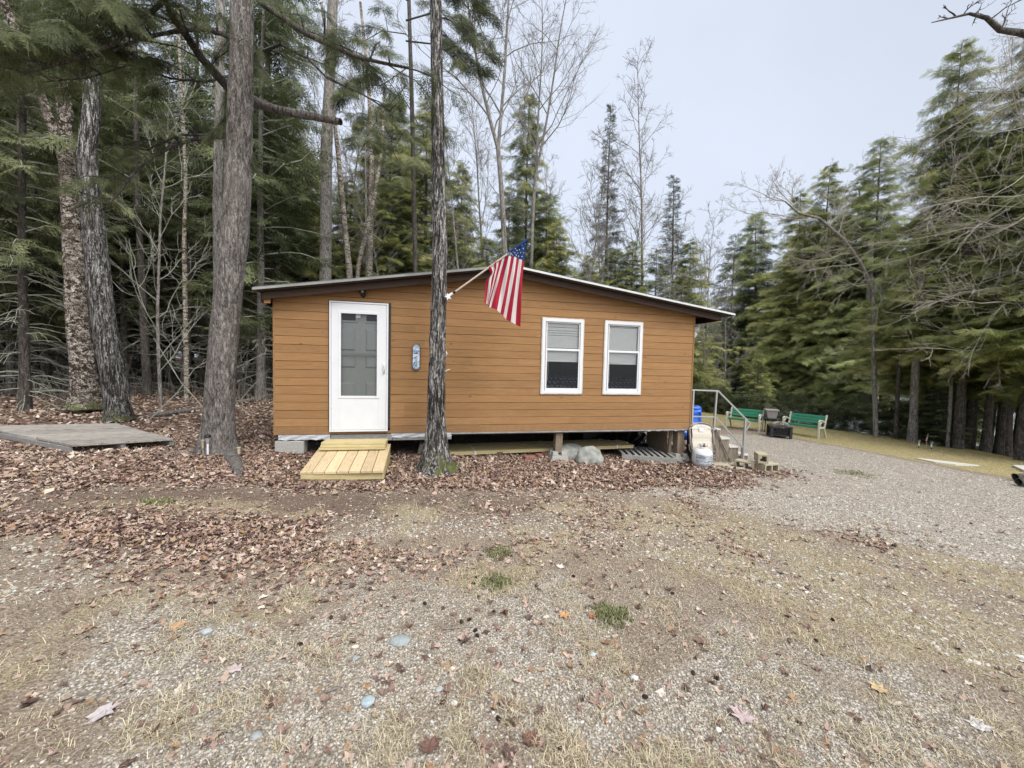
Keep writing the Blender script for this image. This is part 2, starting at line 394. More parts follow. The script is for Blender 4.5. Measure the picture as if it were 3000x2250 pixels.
def mk_ground():
    m = M('forest_yard_ground', .95, .15)
    z = m.attr('zone', 'Color'); s_ = m.nd('ShaderNodeSeparateColor', {0: z}); L_, Gv, Gs = s_.outputs[0], s_.outputs[1], s_.outputs[2]
    v = m.co()
    n1 = m.noise(v, 6, 8, .7); nf = m.noise(v, 60, 6, .75); nm = m.noise(v, 22, 6, .7); nb = m.noise(v, 1.1, 4)
    soil0 = m.ramp(nf, [(.3, (.06, .042, .032)), (.52, (.19, .14, .108)), (.72, (.36, .285, .22))])
    soil = m.ramp(nf, [(.3, (.09, .066, .05)), (.5, (.28, .225, .17)), (.7, (.52, .44, .345))])
    cell = m.vor(v, 70, out='Color'); cd_ = m.vor(v, 70)
    cs = m.nd('ShaderNodeSeparateColor', {0: cell}).outputs[0]
    grav = m.ramp(cs, [(0, (.3, .275, .235)), (.35, (.45, .41, .35)), (.7, (.62, .575, .5)), (1, (.82, .78, .71))])
    grav = m.mix(m.ramp(cd_, [(.35, 0), (.62, .8)]), grav, (.17, .145, .115))
    grav = m.mix(m.ramp(nb, [(.35, .45), (.6, 0)]), grav, m.mix(.5, grav, (.33, .25, .17)))
    grav = m.mix(m.ramp(nm, [(.5, 0), (.68, .7)]), grav, (.34, .27, .18))
    gn = m.noise(m.co((1, 1, 1), rot=(0, 0, .6)), 34, 8, .8, 1.5)
    grass = m.ramp(gn, [(.35, (.13, .10, .07)), (.5, (.35, .29, .19)), (.65, (.54, .475, .33))])
    grass = m.mix(m.ramp(m.noise(v, 3.2, 5), [(.55, 0), (.7, .4)]), grass, (.29, .28, .13))
    lc = m.nd('ShaderNodeSeparateColor', {0: m.vor(v, 19, out='Color')}).outputs[0]
    leaf = m.ramp(lc, [(0, (.07, .045, .034)), (.3, (.16, .105, .08)), (.6, (.27, .19, .145)), (.85, (.38, .29, .22)), (1, (.32, .19, .1))])
    leaf = m.mix(m.ramp(m.vor(v, 19), [(.4, 0), (.7, .8)]), leaf, (.05, .03, .025))
    wob = m.math('MULTIPLY', m.math('SUBTRACT', nm, .5), .9)
    def thr(a, lo, hi): return m.ramp(m.math('ADD', a, wob), [(lo, 0), (hi, 1)])
    Br = m.attr('bare', 'Fac'); soil = m.mix(Br, soil, soil0)
    lw = m.attr('lawn', 'Fac'); grass = m.mix(m.math('MULTIPLY', lw, .55), grass, m.ramp(gn, [(.35, (.2, .15, .06)), (.5, (.42, .35, .12)), (.65, (.62, .54, .24))]))
    c = m.mix(thr(Gs, .3, .6), soil, grass)
    c = m.mix(thr(Gv, .3, .6), c, grav)
    c = m.mix(thr(L_, .35, .62), c, leaf)
    sx = m.nd('ShaderNodeSeparateXYZ', {0: v})
    c = m.mix(m.ramp(n1, [(.4, .35), (.6, 0)]), c, m.mix(1, c, (.6, .56, .52), 'MULTIPLY'))
    m.color(c)
    h = m.math('ADD', m.math('MULTIPLY', nf, .6), m.math('SUBTRACT', 0, m.math('MULTIPLY', cd_, .7)))
    m.bump(h, .8, .02)
    return m.m
MAT['ground'] = mk_ground()
def mk_leaf():
    m = M('dead_leaves', .75, .3); a = m.attr('rnd')
    c = m.ramp(a, [(0, (.08, .047, .038)), (.2, (.17, .105, .085)), (.42, (.32, .215, .175)), (.62, (.5, .38, .315)), (.76, (.38, .28, .18)), (.86, (.31, .185, .11)), (1, (.66, .57, .48))])
    n = m.noise(m.co(), 60, 3); c = m.mix(m.ramp(n, [(.4, .3), (.6, 0)]), c, m.mix(1, c, (.5, .45, .4), 'MULTIPLY'))
    m.color(c); return m.m
MAT['leaf'] = mk_leaf()
def mk_pebble():
    m = M('mixed_gravel', .85, .25); a = m.attr('rnd')
    c = m.ramp(a, [(0, (.2, .18, .15)), (.2, (.34, .31, .265)), (.45, (.46, .425, .365)), (.65, (.52, .46, .37)), (.85, (.6, .57, .50)), (.96, (.4, .42, .41)), (1, (.78, .75, .69))])
    n = m.noise(m.co(), 90, 3); c = m.mix(m.ramp(n, [(.35, .35), (.6, 0)]), c, m.mix(1, c, (.55, .5, .45), 'MULTIPLY'))
    m.color(c); return m.m
MAT['pebble'] = mk_pebble()
def mk_ramp3(name, st, rough=.8, trans=0):
    m = M(name, rough, .2); m.color(m.ramp(m.attr('rnd'), st)); return m.m
MAT['drygrass'] = mk_ramp3('dry_grass', [(0, (.24, .19, .12)), (.5, (.5, .42, .28)), (.92, (.7, .62, .45)), (1, (.3, .32, .14))])
MAT['needle'] = mk_ramp3('needle_straw', [(0, (.07, .05, .035)), (.4, (.26, .19, .13)), (.7, (.5, .41, .28)), (1, (.72, .64, .5))])
MAT['lawngrass'] = mk_ramp3('yellow_lawn', [(0, (.26, .2, .08)), (.5, (.48, .41, .15)), (.85, (.66, .57, .27)), (1, (.33, .37, .1))])
MAT['moss'] = mk_ramp3('green_moss', [(0, (.07, .08, .03)), (.5, (.17, .19, .075)), (1, (.33, .32, .17))])
MAT['water'] = plain('lake_water', (.25, .28, .3), .12, .05, 2, .6)
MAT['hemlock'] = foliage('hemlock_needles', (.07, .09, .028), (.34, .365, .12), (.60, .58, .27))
MAT['hemlockdark'] = foliage('dark_hemlock_needles', (.055, .07, .035), (.215, .245, .12), (.37, .39, .21))  # darker, greyer green than the other hemlock needles
MAT['spruce'] = foliage('spruce_needles', (.035, .05, .024), (.09, .115, .055), (.16, .18, .09))
MAT['twig'] = plain('grey_twigs', (.23, .21, .185), .9, .25, 8)
MAT['paletwig'] = plain('pale_twigs', (.40, .37, .31), .9, .2, 8)
MAT['deadtwig'] = plain('lichen_dead_twigs', (.34, .34, .28), .9, .3, 8)
MAT['bark_spruce'] = bark('spruce_bark', [(.06, .05, .044), (.26, .235, .215), (.47, .435, .40), (.15, .13, .115)], 22, 5.5, .44, .66)
MAT['bark_maple'] = bark('maple_bark', [(.022, .019, .017), (.13, .12, .11), (.68, .66, .62), (.035, .03, .027)], 30, 4.0, .47, .62, moss=(.14, .16, .04), patch=.6)
MAT['bark_birch'] = bark('birch_bark', [(.045, .032, .025), (.25, .195, .14), (.72, .66, .56), (.11, .08, .055)], 7, 1, .45, .57, horiz=True, moss=(.12, .15, .04), patch=.75)
MAT['bark_oldbirch'] = bark('peeling_birch_bark', [(.035, .027, .022), (.16, .125, .095), (.68, .62, .54), (.07, .052, .04)], 11, 14, .48, .59, moss=(.12, .15, .04), patch=.8)
MAT['bark_dark'] = bark('dark_bark', [(.035, .03, .026), (.12, .105, .09), (.24, .22, .195), (.07, .065, .05)], 18, 5, .42, .64)
MAT['bark_grey'] = bark('grey_bark', [(.09, .078, .066), (.32, .295, .265), (.52, .49, .45), (.17, .155, .13)], 24, 5, .43, .62)
MAT['rockgrey'] = plain('lichen_boulder', (.27, .275, .25), .95, .45, 9)

# ------------------------------------------------------------------ ground sheet
def axis(parts): return np.unique(np.round(np.concatenate([np.arange(a, b, s) for a, b, s in parts]), 4))
gxs = axis([(-600, -60, 60), (-60, -12, 1.5), (-12, -4, .4), (-4, 15, .12), (15, 24, .3), (24, 60, 1.5), (60, 661, 60)])
gys = axis([(-200, -20, 30), (-20, -7, 1), (-7, 3, .12), (3, 14, .4), (14, 60, 1.5), (60, 661, 60)])
X, Y_ = np.meshgrid(gxs, gys); Zg = gz(X, Y_)
mb = MB(); ny, nx = X.shape
idx = np.arange(nx*ny).reshape(ny, nx)
mb.add(np.stack([X, Y_, Zg], -1).reshape(-1, 3), np.stack([idx[:-1, :-1], idx[:-1, 1:], idx[1:, 1:], idx[1:, :-1]], -1).reshape(-1, 4))
ground = mb.build('ground', MAT['ground'], smooth=True); ground['kind'] = 'structure'
ba = ground.data.attributes.new('bare', 'FLOAT', 'POINT')
ba.data.foreach_set('value', np.clip(blob(X.ravel(), Y_.ravel(), -.8, -2.05, 2.6, .55)+blob(X.ravel(), Y_.ravel(), 2.2, -2.15, 2.2, .45), 0, 1).astype(np.float32))
lw_ = ground.data.attributes.new('lawn', 'FLOAT', 'POINT')
lw_.data.foreach_set('value', sst(11, 13, X.ravel()).astype(np.float32))
za = ground.data.attributes.new('zone', 'FLOAT_COLOR', 'POINT')
xf, yf = X.ravel(), Y_.ravel()
zc = np.stack([z_leaf(xf, yf), z_gravel(xf, yf), z_grass(xf, yf), np.ones_like(xf)], -1)
za.data.foreach_set('color', zc.astype(np.float32).ravel())
mb = MB(); mb.add([[26, -300, -4.4], [900, -300, -4.4], [900, 900, -4.4], [26, 900, -4.4]], [[0, 1, 2, 3]])
lake = mb.build('lake_water', MAT['water']); lake['kind'] = 'structure'

# ------------------------------------------------------------------ scattered ground cover (uncountable)
def scatter(name, tmpl_v, tmpl_f, P, ang, scale, tilt, rnd, mat, parent=None, curl=None, kind='stuff', label=None, cat=None, smooth=False):
    T = np.asarray(tmpl_v, float); F = np.asarray(tmpl_f); n = len(P)
    V = np.repeat(T[None], n, 0)
    if curl is not None:
        c1, c2 = curl
        V[..., 2] += c1[:, None]*V[..., 0]**2*1.2 + c2[:, None]*V[..., 1]**2*1.2
    sc = scale if scale.ndim == 2 else np.repeat(scale[:, None], 3, 1)
    V = V*sc[:, None, :]
    ca, sa = np.cos(tilt[:, 0])[:, None], np.sin(tilt[:, 0])[:, None]
    y, z = V[..., 1]*ca-V[..., 2]*sa, V[..., 1]*sa+V[..., 2]*ca; x = V[..., 0]
    ca, sa = np.cos(tilt[:, 1])[:, None], np.sin(tilt[:, 1])[:, None]
    x, z = x*ca+z*sa, -x*sa+z*ca
    ca, sa = np.cos(ang)[:, None], np.sin(ang)[:, None]
    x, y = x*ca-y*sa, x*sa+y*ca
    W = np.stack([x, y, z], -1)+P[:, None, :]
    Fa = (F[None]+(np.arange(n)*len(T))[:, None, None]).reshape(-1, F.shape[1])
    b = MB(); b.add(W.reshape(-1, 3), Fa, np.repeat(rnd, len(F)))
    o = b.build(name, mat, smooth=smooth)
    return tag(o, label, cat, None, kind)
def sample(n, dens, rect, near=0):
    out = np.zeros((0, 2))
    while len(out) < n:
        if near:   # picture-uniform: nearer ground gets more
            a = rng.uniform(-R(75)+CYAW*0, R(85), n*2)-.0; d = near*np.exp(rng.uniform(0, math.log(rect/near), n*2))
            x = CAM[0]+np.sin(a)*d; y = CAM[1]+np.cos(a)*d
        else:
            x = rng.uniform(rect[0], rect[1], n*2); y = rng.uniform(rect[2], rect[3], n*2)
        k = rng.random(n*2) < dens(x, y)
        out = np.vstack([out, np.c_[x[k], y[k]]])
    return out[:n]
def excl(x, y):       # nothing scattered inside these footprints
    return 1-np.maximum.reduce([box01(x, y, .58, 1.76, -1.30, 0, .02)])
# leaves
def leaf_shape(seed):
    r_ = np.random.default_rng(seed); n = 11; la = np.arange(n)*2*np.pi/n+r_.normal(0, .12, n)
    lr = np.where(np.arange(n) % 2 == 0, r_.uniform(.36, .56, n), r_.uniform(.2, .36, n))
    v = np.vstack([[0, 0, -.03], np.c_[lr*np.cos(la)*1.1, lr*np.sin(la)*.85, r_.uniform(-.12, .14, n)]]); return v, [[0, i+1, (i+1) % n+1] for i in range(n)]
def litter(name, n, dens, rect, near, size, tv, tf, label):
    P2 = sample(n, lambda x, y: dens(x, y)*excl(x, y), rect, near); n = len(P2); L_ = z_leaf(P2[:, 0], P2[:, 1])
    z = gz(P2[:, 0], P2[:, 1])+.006+rng.random(n)*.03*L_
    rn = np.clip(rng.random(n)**.9, 0, 1)
    rn = np.where(P2[:, 0] < -1.5, np.clip(rn+.13, 0, 1), rn)
    scatter(name, tv, tf, np.c_[P2, z], rng.uniform(0, 6.28, n), rng.uniform(size[0], size[1], n), rng.normal(0, .24, (n, 2))*(.5+L_)[:, None], rn, MAT['leaf'],
            curl=(rng.normal(0, .7, n), rng.normal(.3, .8, n)), label=label, cat='leaf litter')
for k_ in range(3): litter('fallen_leaves', 11000, z_leaf, 9.5, 1.3, (.028, .070), *leaf_shape(40+k_), ('brown fallen leaves lying over the yard', 'faded maple leaves scattered over the yard', 'curled brown leaves before the cabin')[k_])
fv = np.array([[-.45, 0, 0], [0, -.3, .03], [.5, 0, 0], [0, .3, .05]])
litter('leaf_litter', 60000, z_leaf, (-22, 9, -2.2, 24), 0, (.07, .13), fv, [[0, 1, 2], [0, 2, 3]], 'brown leaf litter carpeting the woods floor')
# pebbles
def ico():
    t = (1+5**.5)/2
    v = np.array([[-1, t, 0], [1, t, 0], [-1, -t, 0], [1, -t, 0], [0, -1, t], [0, 1, t], [0, -1, -t], [0, 1, -t], [t, 0, -1], [t, 0, 1], [-t, 0, -1], [-t, 0, 1]])/1.9
    f = [[0, 11, 5], [0, 5, 1], [0, 1, 7], [0, 7, 10], [0, 10, 11], [1, 5, 9], [5, 11, 4], [11, 10, 2], [10, 7, 6], [7, 1, 8], [3, 9, 4], [3, 4, 2], [3, 2, 6], [3, 6, 8], [3, 8, 9], [4, 9, 5], [2, 4, 11], [6, 2, 10], [8, 6, 7], [9, 8, 1]]
    return v, f
iv, if_ = ico()
iv = iv*rng.uniform(.8, 1.15, (12, 1))
ov = np.array([[1, 0, 0], [0, 1, 0], [-1, 0, 0], [0, -1, 0], [0, 0, 1]], float); of = [[0, 1, 4], [1, 2, 4], [2, 3, 4], [3, 0, 4]]
def peb(name, n, rect, near, s0, s1, tv, tf, label, pw=3.0):
    P2 = sample(n, lambda x, y: np.clip(z_gravel(x, y)*sst(.3, .55, n2(x, y, 5, 61))*.9+.2, 0, 1)*(1-.85*np.clip(z_leaf(x, y), 0, 1))*(1-.8*np.clip(blob(x, y, -.6, -2.05, 2.2, .45)+blob(x, y, 2.0, -2.1, 1.9, .35), 0, 1))*excl(x, y), rect, near)
    n = len(P2); s = s0+(s1-s0)*rng.random(n)**pw
    sc = np.c_[s*rng.uniform(.7, 1.2, n), s*rng.uniform(.7, 1.2, n), s*rng.uniform(.35, .7, n)]
    z = gz(P2[:, 0], P2[:, 1])+s*.12
    scatter(name, tv, tf, np.c_[P2, z], rng.uniform(0, 6.28, n), sc, rng.normal(0, .2, (n, 2)), rng.random(n), MAT['pebble'], label=label, cat='gravel', smooth=True)
peb('gravel_pebbles', 72000, 4.8, 1.35, .0022, .0095, iv, if_, 'grey and tan pebbles in the near gravel', 3.2)
peb('driveway_gravel', 70000, 17, 3.6, .006, .02, ov, of, 'pale crushed stone on the driveway')
# dry grass
def blades(name, n, dens, rect, near, h, mat, label, cat):
    P2 = sample(n, dens, rect, near); n = len(P2)
    tv = np.array([[-.5, 0, 0], [.5, 0, 0], [-.35, .35, .55], [.35, .35, .55], [0, 1, .62]])
    tf3 = [[0, 1, 3], [0, 3, 2], [2, 3, 4]]
    L_ = rng.uniform(h[0], h[1], n)
    sc = np.c_[L_*.045+.0006, L_*rng.uniform(.4, 1.1, n), L_*rng.uniform(.15, .8, n)]
    z = gz(P2[:, 0], P2[:, 1])
    scatter(name, tv, tf3, np.c_[P2, z], rng.uniform(0, 6.28, n), sc, np.zeros((n, 2)), rng.random(n)**1.2, mat, label=label, cat=cat)
gd = lambda x, y: np.clip(z_grass(x, y)-.1, 0, 1)*sst(.36, .6, n2(x, y, 7, 51))*(1-.9*np.clip(z_leaf(x, y), 0, 1))
blades('dry_grass', 60000, gd, 6.5, 1.35, (.02, .075), MAT['drygrass'], 'straw coloured dry grass blades matted over the yard', 'dry grass')
blades('lawn_grass', 26000, lambda x, y: z_grass(x, y)*sst(10, 12.5, x), (10, 19, -3, 10), 0, (.03, .08), MAT['lawngrass'], 'yellowed lawn on the bank beside the benches', 'grass')
blades('needle_litter', 60000, lambda x, y: .25+.75*sst(.35, .6, n2(x, y, 3, 71)), 9, 1.35, (.015, .05), MAT['needle'], 'brown needles, straw and wood chips strewn over the ground', 'needle litter')
# moss tufts: each small cushion is a thing
def tuft(u, v, r, label, n=700):
    p = PG(u, v); b = MB()
    a = rng.uniform(0, 6.28, n); d = r*rng.random(n)**.6*(.35+1.5*vn(np.c_[np.cos(a)*2.6, np.sin(a)*2.6, a*0+u], 3))
    x = p[0]+np.cos(a)*d; y = p[1]+np.sin(a)*d*.8; z = gz(x, y)
    h = rng.uniform(.012, .03, n); an = rng.uniform(0, 6.28, n); wv = rng.uniform(.002, .005, n)
    v0 = np.stack([x-np.sin(an)*wv, y+np.cos(an)*wv, z], -1); v1 = np.stack([x+np.sin(an)*wv, y-np.cos(an)*wv, z], -1)
    v2 = np.stack([x+np.cos(an)*h*.8, y+np.sin(an)*h*.8, z+h], -1)
    V = np.stack([v0, v1, v2], 1).reshape(-1, 3); b.add(V, np.arange(3*n).reshape(n, 3), rng.random(n))
    tag(b.build('moss_tuft', MAT['moss'], loc=tuple(p)), label, 'moss', 'green moss tufts in the yard')
tuft(1790, 1800, .13, 'largest green moss tuft on the bare gravel, beside the orange leaf', 1200)
tuft(1465, 1622, .12, 'green moss tuft among fallen leaves, nearest to the cabin of the middle ones')
tuft(1452, 1705, .11, 'narrow green moss tuft between the middle tuft and the twig')
tuft(455, 1470, .12, 'green moss tuft before the big spruce at left')
tuft(2500, 1292+95, .35, 'green grass tuft at the gravel edge before the right bench', 900)

# ================================================================== CABIN
W_, BP = 7.32, .128
cabin = thing('cabin', (0, 0, 0), 'single-storey cabin with orange-brown clapboards and a low gable roof', 'cabin')
LE, RG, RE = (-.19, 2.155), (3.62, 2.775), (8.0, 2.2)     # drip edge underside: left eave, ridge, right eave (x, z)
def rz(x): return np.interp(x, [LE[0], RG[0], RE[0]], [LE[1], RG[1], RE[1]])
WIN = [(4.262, 5.025, .675, 2.0), (5.455, 6.207, .675, 2.003)]
DOOR = (.775, 1.70, .045, 2.105)
mb = MB()
xs = np.unique(np.round(np.concatenate([np.arange(0, W_, .16), [W_], [w_[0] for w_ in WIN], [w_[1] for w_ in WIN], [DOOR[0], DOOR[1]], [3.62]]), 4))
k = 0; zb = 0.0
while zb < 2.75:
    zt = zb+BP
    seams = sorted(rng.uniform(.3, 7, 2))
    for i in range(len(xs)-1):
        x0, x1 = xs[i], xs[i+1]; xm = (x0+x1)/2
        a, b = zb, zt
        for hw in WIN+[DOOR]:
            if hw[0]-1e-3 < xm < hw[1]+1e-3:
                if a >= hw[2]-.001 and b <= hw[3]+.001: a = b
                elif a < hw[2] < b: b = hw[2]
                elif a < hw[3] < b: a = hw[3]
        if b-a < .004: continue
        lim0, lim1 = rz(x0)-.015, rz(x1)-.015
        b0, b1 = min(b, lim0), min(b, lim1)
        if b0 <= a and b1 <= a: continue
        b0, b1 = max(b0, a), max(b1, a)
        def wv(x, z): return .0016*math.sin(x*1.3+z*9+k)+.0006*math.sin(x*5+k*2.3)
        fo = lambda z: -.012+.002*(z-zb)/BP
        rn = (math.sin(k*12.9898+sum(x0 > s_ for s_ in seams)*4.1)*43758.5) % 1
        if b == zt: b0, b1 = min(b0, zt-.0055), min(b1, zt-.0055)
        A0, A1 = a+wv(x0, zb)*(a == zb), a+wv(x1, zb)*(a == zb)
        B0, B1 = b0+wv(x0, zt)*(b == zt), b1+wv(x1, zt)*(b == zt)
        mb.add([[x0, fo(a), A0], [x1, fo(a), A1], [x1, fo(b1), B1], [x0, fo(b0), B0], [x0, .003, A0], [x1, .003, A1], [x1, .003, B1], [x0, .003, B0]], [[0, 1, 2, 3], [4, 5, 1, 0], [3, 2, 6, 7]], rn)
    zb = zt; k += 1
mb.build('siding', MAT['siding'], cabin)
mb = MB()                                                  # corner boards
mb.bb((W_-.004, -.02, -.01), (W_+.018, .06, 2.24), .3); mb.build('corner_trim', MAT['siding'], cabin)
mb = MB(); mb.bb((-.02, -.012, -.004), (.002, .06, 2.16), .2); mb.build('corner_trim', MAT['siding'], cabin)
# side and rear walls, floor, ceiling (a closed shell with window openings in front)
def wall_pieces(b, y0, y1):
    bx = [0, DOOR[0]+.1, DOOR[1]-.1, WIN[0][0]+.02, WIN[0][1]-.02, WIN[1][0]+.02, WIN[1][1]-.02, W_]
    for i in range(len(bx)-1):
        x0, x1 = bx[i], bx[i+1]
        top = lambda x: float(rz(x))-.03
        def pr_(za, zb0, zb1):
            b.hexa([[x0, y0, za], [x1, y0, za], [x1, y1, za], [x0, y1, za], [x0, y0, zb0], [x1, y0, zb1], [x1, y1, zb1], [x0, y1, zb0]], .3)
        if i == 2-1: pr_(2.02, top(x0), top(x1))
        elif i in (3, 5):
            pr_(0.0, .70, .70); pr_(1.98, top(x0), top(x1))
        elif x0 < 3.62 < x1:
            b.hexa([[x0, y0, 0], [3.62, y0, 0], [3.62, y1, 0], [x0, y1, 0], [x0, y0, top(x0)], [3.62, y0, top(3.62)], [3.62, y1, top(3.62)], [x0, y1, top(x0)]], .3)
            b.hexa([[3.62, y0, 0], [x1, y0, 0], [x1, y1, 0], [3.62, y1, 0], [3.62, y0, top(3.62)], [x1, y0, top(x1)], [x1, y1, top(x1)], [3.62, y1, top(3.62)]], .3)
        else: pr_(0.0, top(x0), top(x1))
mb = MB(); wall_pieces(mb, .004, .09)
mb.bb((.004, .092, 0), (.09, 7.2, 2.13), .3); mb.bb((W_-.09, .092, 0), (W_-.004, 7.2, 2.2), .3)
mb.hexa([[0, 7.2, 0], [3.62, 7.2, 0], [3.62, 7.3, 0], [0, 7.3, 0], [0, 7.2, 2.12], [3.62, 7.2, 2.72], [3.62, 7.3, 2.72], [0, 7.3, 2.12]], .3)
mb.hexa([[3.62, 7.2, 0], [W_, 7.2, 0], [W_, 7.3, 0], [3.62, 7.3, 0], [3.62, 7.2, 2.72], [W_, 7.2, 2.22], [W_, 7.3, 2.22], [3.62, 7.3, 2.72]], .3)
mb.build('wall', MAT['soffit'], cabin)
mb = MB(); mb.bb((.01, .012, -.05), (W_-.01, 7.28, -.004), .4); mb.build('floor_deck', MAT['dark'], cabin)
# roof
roofE = MB(); y0r, y1r = -.27, 7.55
def slab(b, p, q, lo, hi, ya, yb, mi=0):
    b.hexa([[p[0], ya, p[1]+lo], [q[0], ya, q[1]+lo], [q[0], yb, q[1]+lo], [p[0], yb, p[1]+lo], [p[0], ya, p[1]+hi], [q[0], ya, q[1]+hi], [q[0], yb, q[1]+hi], [p[0], yb, p[1]+hi]], .5, mi)
slab(roofE, LE, RG, .006, .05, y0r, y1r); slab(roofE, RG, RE, .006, .05, y0r, y1r)
roof = roofE.build('roof', MAT['roof'], cabin)
mb = MB()
def strip(p, q, n, yy, h0, h1):
    for i in range(n):
        a, b = i/n, (i+1)/n
        pp = (p[0]+(q[0]-p[0])*a, p[1]+(q[1]-p[1])*a); qq = (p[0]+(q[0]-p[0])*b, p[1]+(q[1]-p[1])*b)
        j = .003*math.sin(i*2.1)
        slab(mb, (pp[0], pp[1]), (qq[0], qq[1]+j*0), h0, h1, yy-.012-.004*(i % 3 == 0), yy)
strip(LE, RG, 7, y0r-.001, .002, .036); q_ = mb.build('drip_edge', plain('weathered_drip_edge', (.27, .27, .25), .45, .35, 3), roof)
mb = MB(); strip(RG, RE, 7, y0r-.001, .006, .038); mb.build('drip_edge', MAT['drip'], roof)
mb = MB()
slab(mb, (-.14, rz(-.14)), RG, -.02, .004, y0r+.01, y1r-.02); slab(mb, RG, (7.93, rz(7.93)), -.02, .004, y0r+.01, y1r-.02)
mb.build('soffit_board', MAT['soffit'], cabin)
mb = MB()
slab(mb, (-.09, rz(-.09)), RG, -.13, -.022, -.20, -.165); slab(mb, RG, (7.74, rz(7.74)), -.13, -.022, -.20, -.165)
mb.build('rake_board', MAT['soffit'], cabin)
mb = MB()
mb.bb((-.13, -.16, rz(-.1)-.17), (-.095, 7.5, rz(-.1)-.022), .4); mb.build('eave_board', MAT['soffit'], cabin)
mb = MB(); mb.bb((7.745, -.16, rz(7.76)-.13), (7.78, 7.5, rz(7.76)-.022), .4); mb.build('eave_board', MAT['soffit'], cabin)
for yy in (.55, 1.15, 1.75, 2.35): mb = MB(); slab(mb, (W_+.02, rz(W_+.02)), (7.74, rz(7.74)), -.11, -.022, yy, yy+.04); mb.build('rafter', MAT['soffit'], cabin)
mb = MB(); mb.prism([(-.085, 1.99), (-.003, 2.0), (-.003, 2.12), (-.085, 2.11)], -.16, -.12, 0, .9); mb.build('rafter_tail', MAT['siding'], cabin)
# sill strips along the bottom of the wall
mb = MB()
n_ = 26
def wrap(x0, x1, z0, z1):
    xx = np.linspace(x0, x1, n_)
    for i in range(n_-1):
        f0, f1 = .006*math.sin(i*1.3)+.004*math.sin(i*3.1), .006*math.sin((i+1)*1.3)+.004*math.sin((i+1)*3.1)
        for j in range(3):
            za, zb_ = z1+(z0-z1)*j/3, z1+(z0-z1)*(j+1)/3
            ya, yb = -.006-.004*math.sin(i*.8+j*2), -.006-.004*math.sin(i*.8+(j+1)*2)
            mb.add([[xx[i], ya, za+f0*(j > 0)], [xx[i+1], ya, za+f1*(j > 0)], [xx[i+1], yb, zb_+f1], [xx[i], yb, zb_+f0]], [[0, 3, 2, 1]])
for a_ in ((.045, .79, -.085, -.005), (1.72, 2.7, -.075, -.004), (6.3, 7.3, -.035, -.004)):
    mb = MB(); wrap(*a_); mb.build('house_wrap', MAT['plastic_wrap'], cabin, smooth=True)
mb = MB(); mb.bb((.8, -.004, -.115), (1.73, .03, -.012), .5); mb.build('sill_beam', MAT['greywood'], cabin)
mb = MB(); mb.bb((1.74, .0, -.12), (2.7, .03, -.075), .2); mb.build('sill_beam', MAT['greywood'], cabin)
mb = MB(); mb.bb((2.7, -.01, -.03), (W_-.03, .03, -.004), .8); mb.build('sill_beam', MAT['greywood'], cabin)
mb = MB()
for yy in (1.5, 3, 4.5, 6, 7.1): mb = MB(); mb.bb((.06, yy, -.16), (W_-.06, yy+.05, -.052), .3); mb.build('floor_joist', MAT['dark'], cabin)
mb = MB(); mb.bb((.1, 7.2, -.8), (W_-.05, 7.24, -.06), .3); mb.build('daylight_blocker', MAT['dark'], cabin)  # added boards closing the back, blocking daylight so the underside stays dark
mb = MB(); mb.bb((.1, .9, -.5), (.13, 7.2, -.06), .3); mb.build('daylight_blocker', MAT['dark'], cabin)  # same added board on the left side, keeping daylight out
# posts on pier blocks
def pier(x, y, z0, s=.36):
    b = MB(); q = .5*s
    b.hexa([[x-q, y-q, z0], [x+q, y-q, z0], [x+q, y+q, z0], [x-q, y+q, z0], [x-q*.82, y-q*.82, z0+.2*.6], [x+q*.82, y-q*.82, z0+.12], [x+q*.82, y+q*.82, z0+.12], [x-q*.82, y+q*.82, z0+.12]])
    for sx in (-1, 1):
        for sy in (-1, 1):
            b.hexa([[x+sx*q*.5-q*.32, y+sy*q*.5-q*.32, z0+.12], [x+sx*q*.5+q*.32, y+sy*q*.5-q*.32, z0+.12], [x+sx*q*.5+q*.32, y+sy*q*.5+q*.32, z0+.12], [x+sx*q*.5-q*.32, y+sy*q*.5+q*.32, z0+.12],
                    [x+sx*q*.45-q*.26, y+sy*q*.45-q*.26, z0+.185], [x+sx*q*.45+q*.26, y+sy*q*.45-q*.26, z0+.185], [x+sx*q*.45+q*.26, y+sy*q*.45+q*.26, z0+.185], [x+sx*q*.45-q*.26, y+sy*q*.45+q*.26, z0+.185]])
    return b
for x, y, wd, dz in ((4.655, .12, .13, 0), (7.2, .14, .15, 0), (4.65, 3.6, .12, 0), (7.15, 3.6, .12, 0), (2.0, 3.6, .12, 0), (2.3, .6, .1, 0)):
    zg = g1(x, y)
    b = MB(); b.box((x, y, (zg+.13-.052)/2), (wd, wd, abs(-.052-zg-.13)), Matrix.Rotation(R(1.5 if x < 5 else -1), 3, 'Y'), .5)
    po = b.build('support_post', MAT['postwood'], cabin)
    pier(x, y, zg-.02, .35).build('pier_block', MAT['concrete'], po, bevel=.006)
b = MB(); b.bb((7.03, .3, -.78), (7.06, 1.0, -.05), .3); b.box((7.04, .2, -.4), (.05, .04, .68), Matrix.Rotation(R(3), 3, 'Y'), .1); b.build('wood_panel', MAT['postwood'], cabin)
b = MB(); b.bb((.0, -.03, -.30), (.41, .19, -.10), .5); b.build('foundation_block', MAT['concrete'], cabin, bevel=.008)

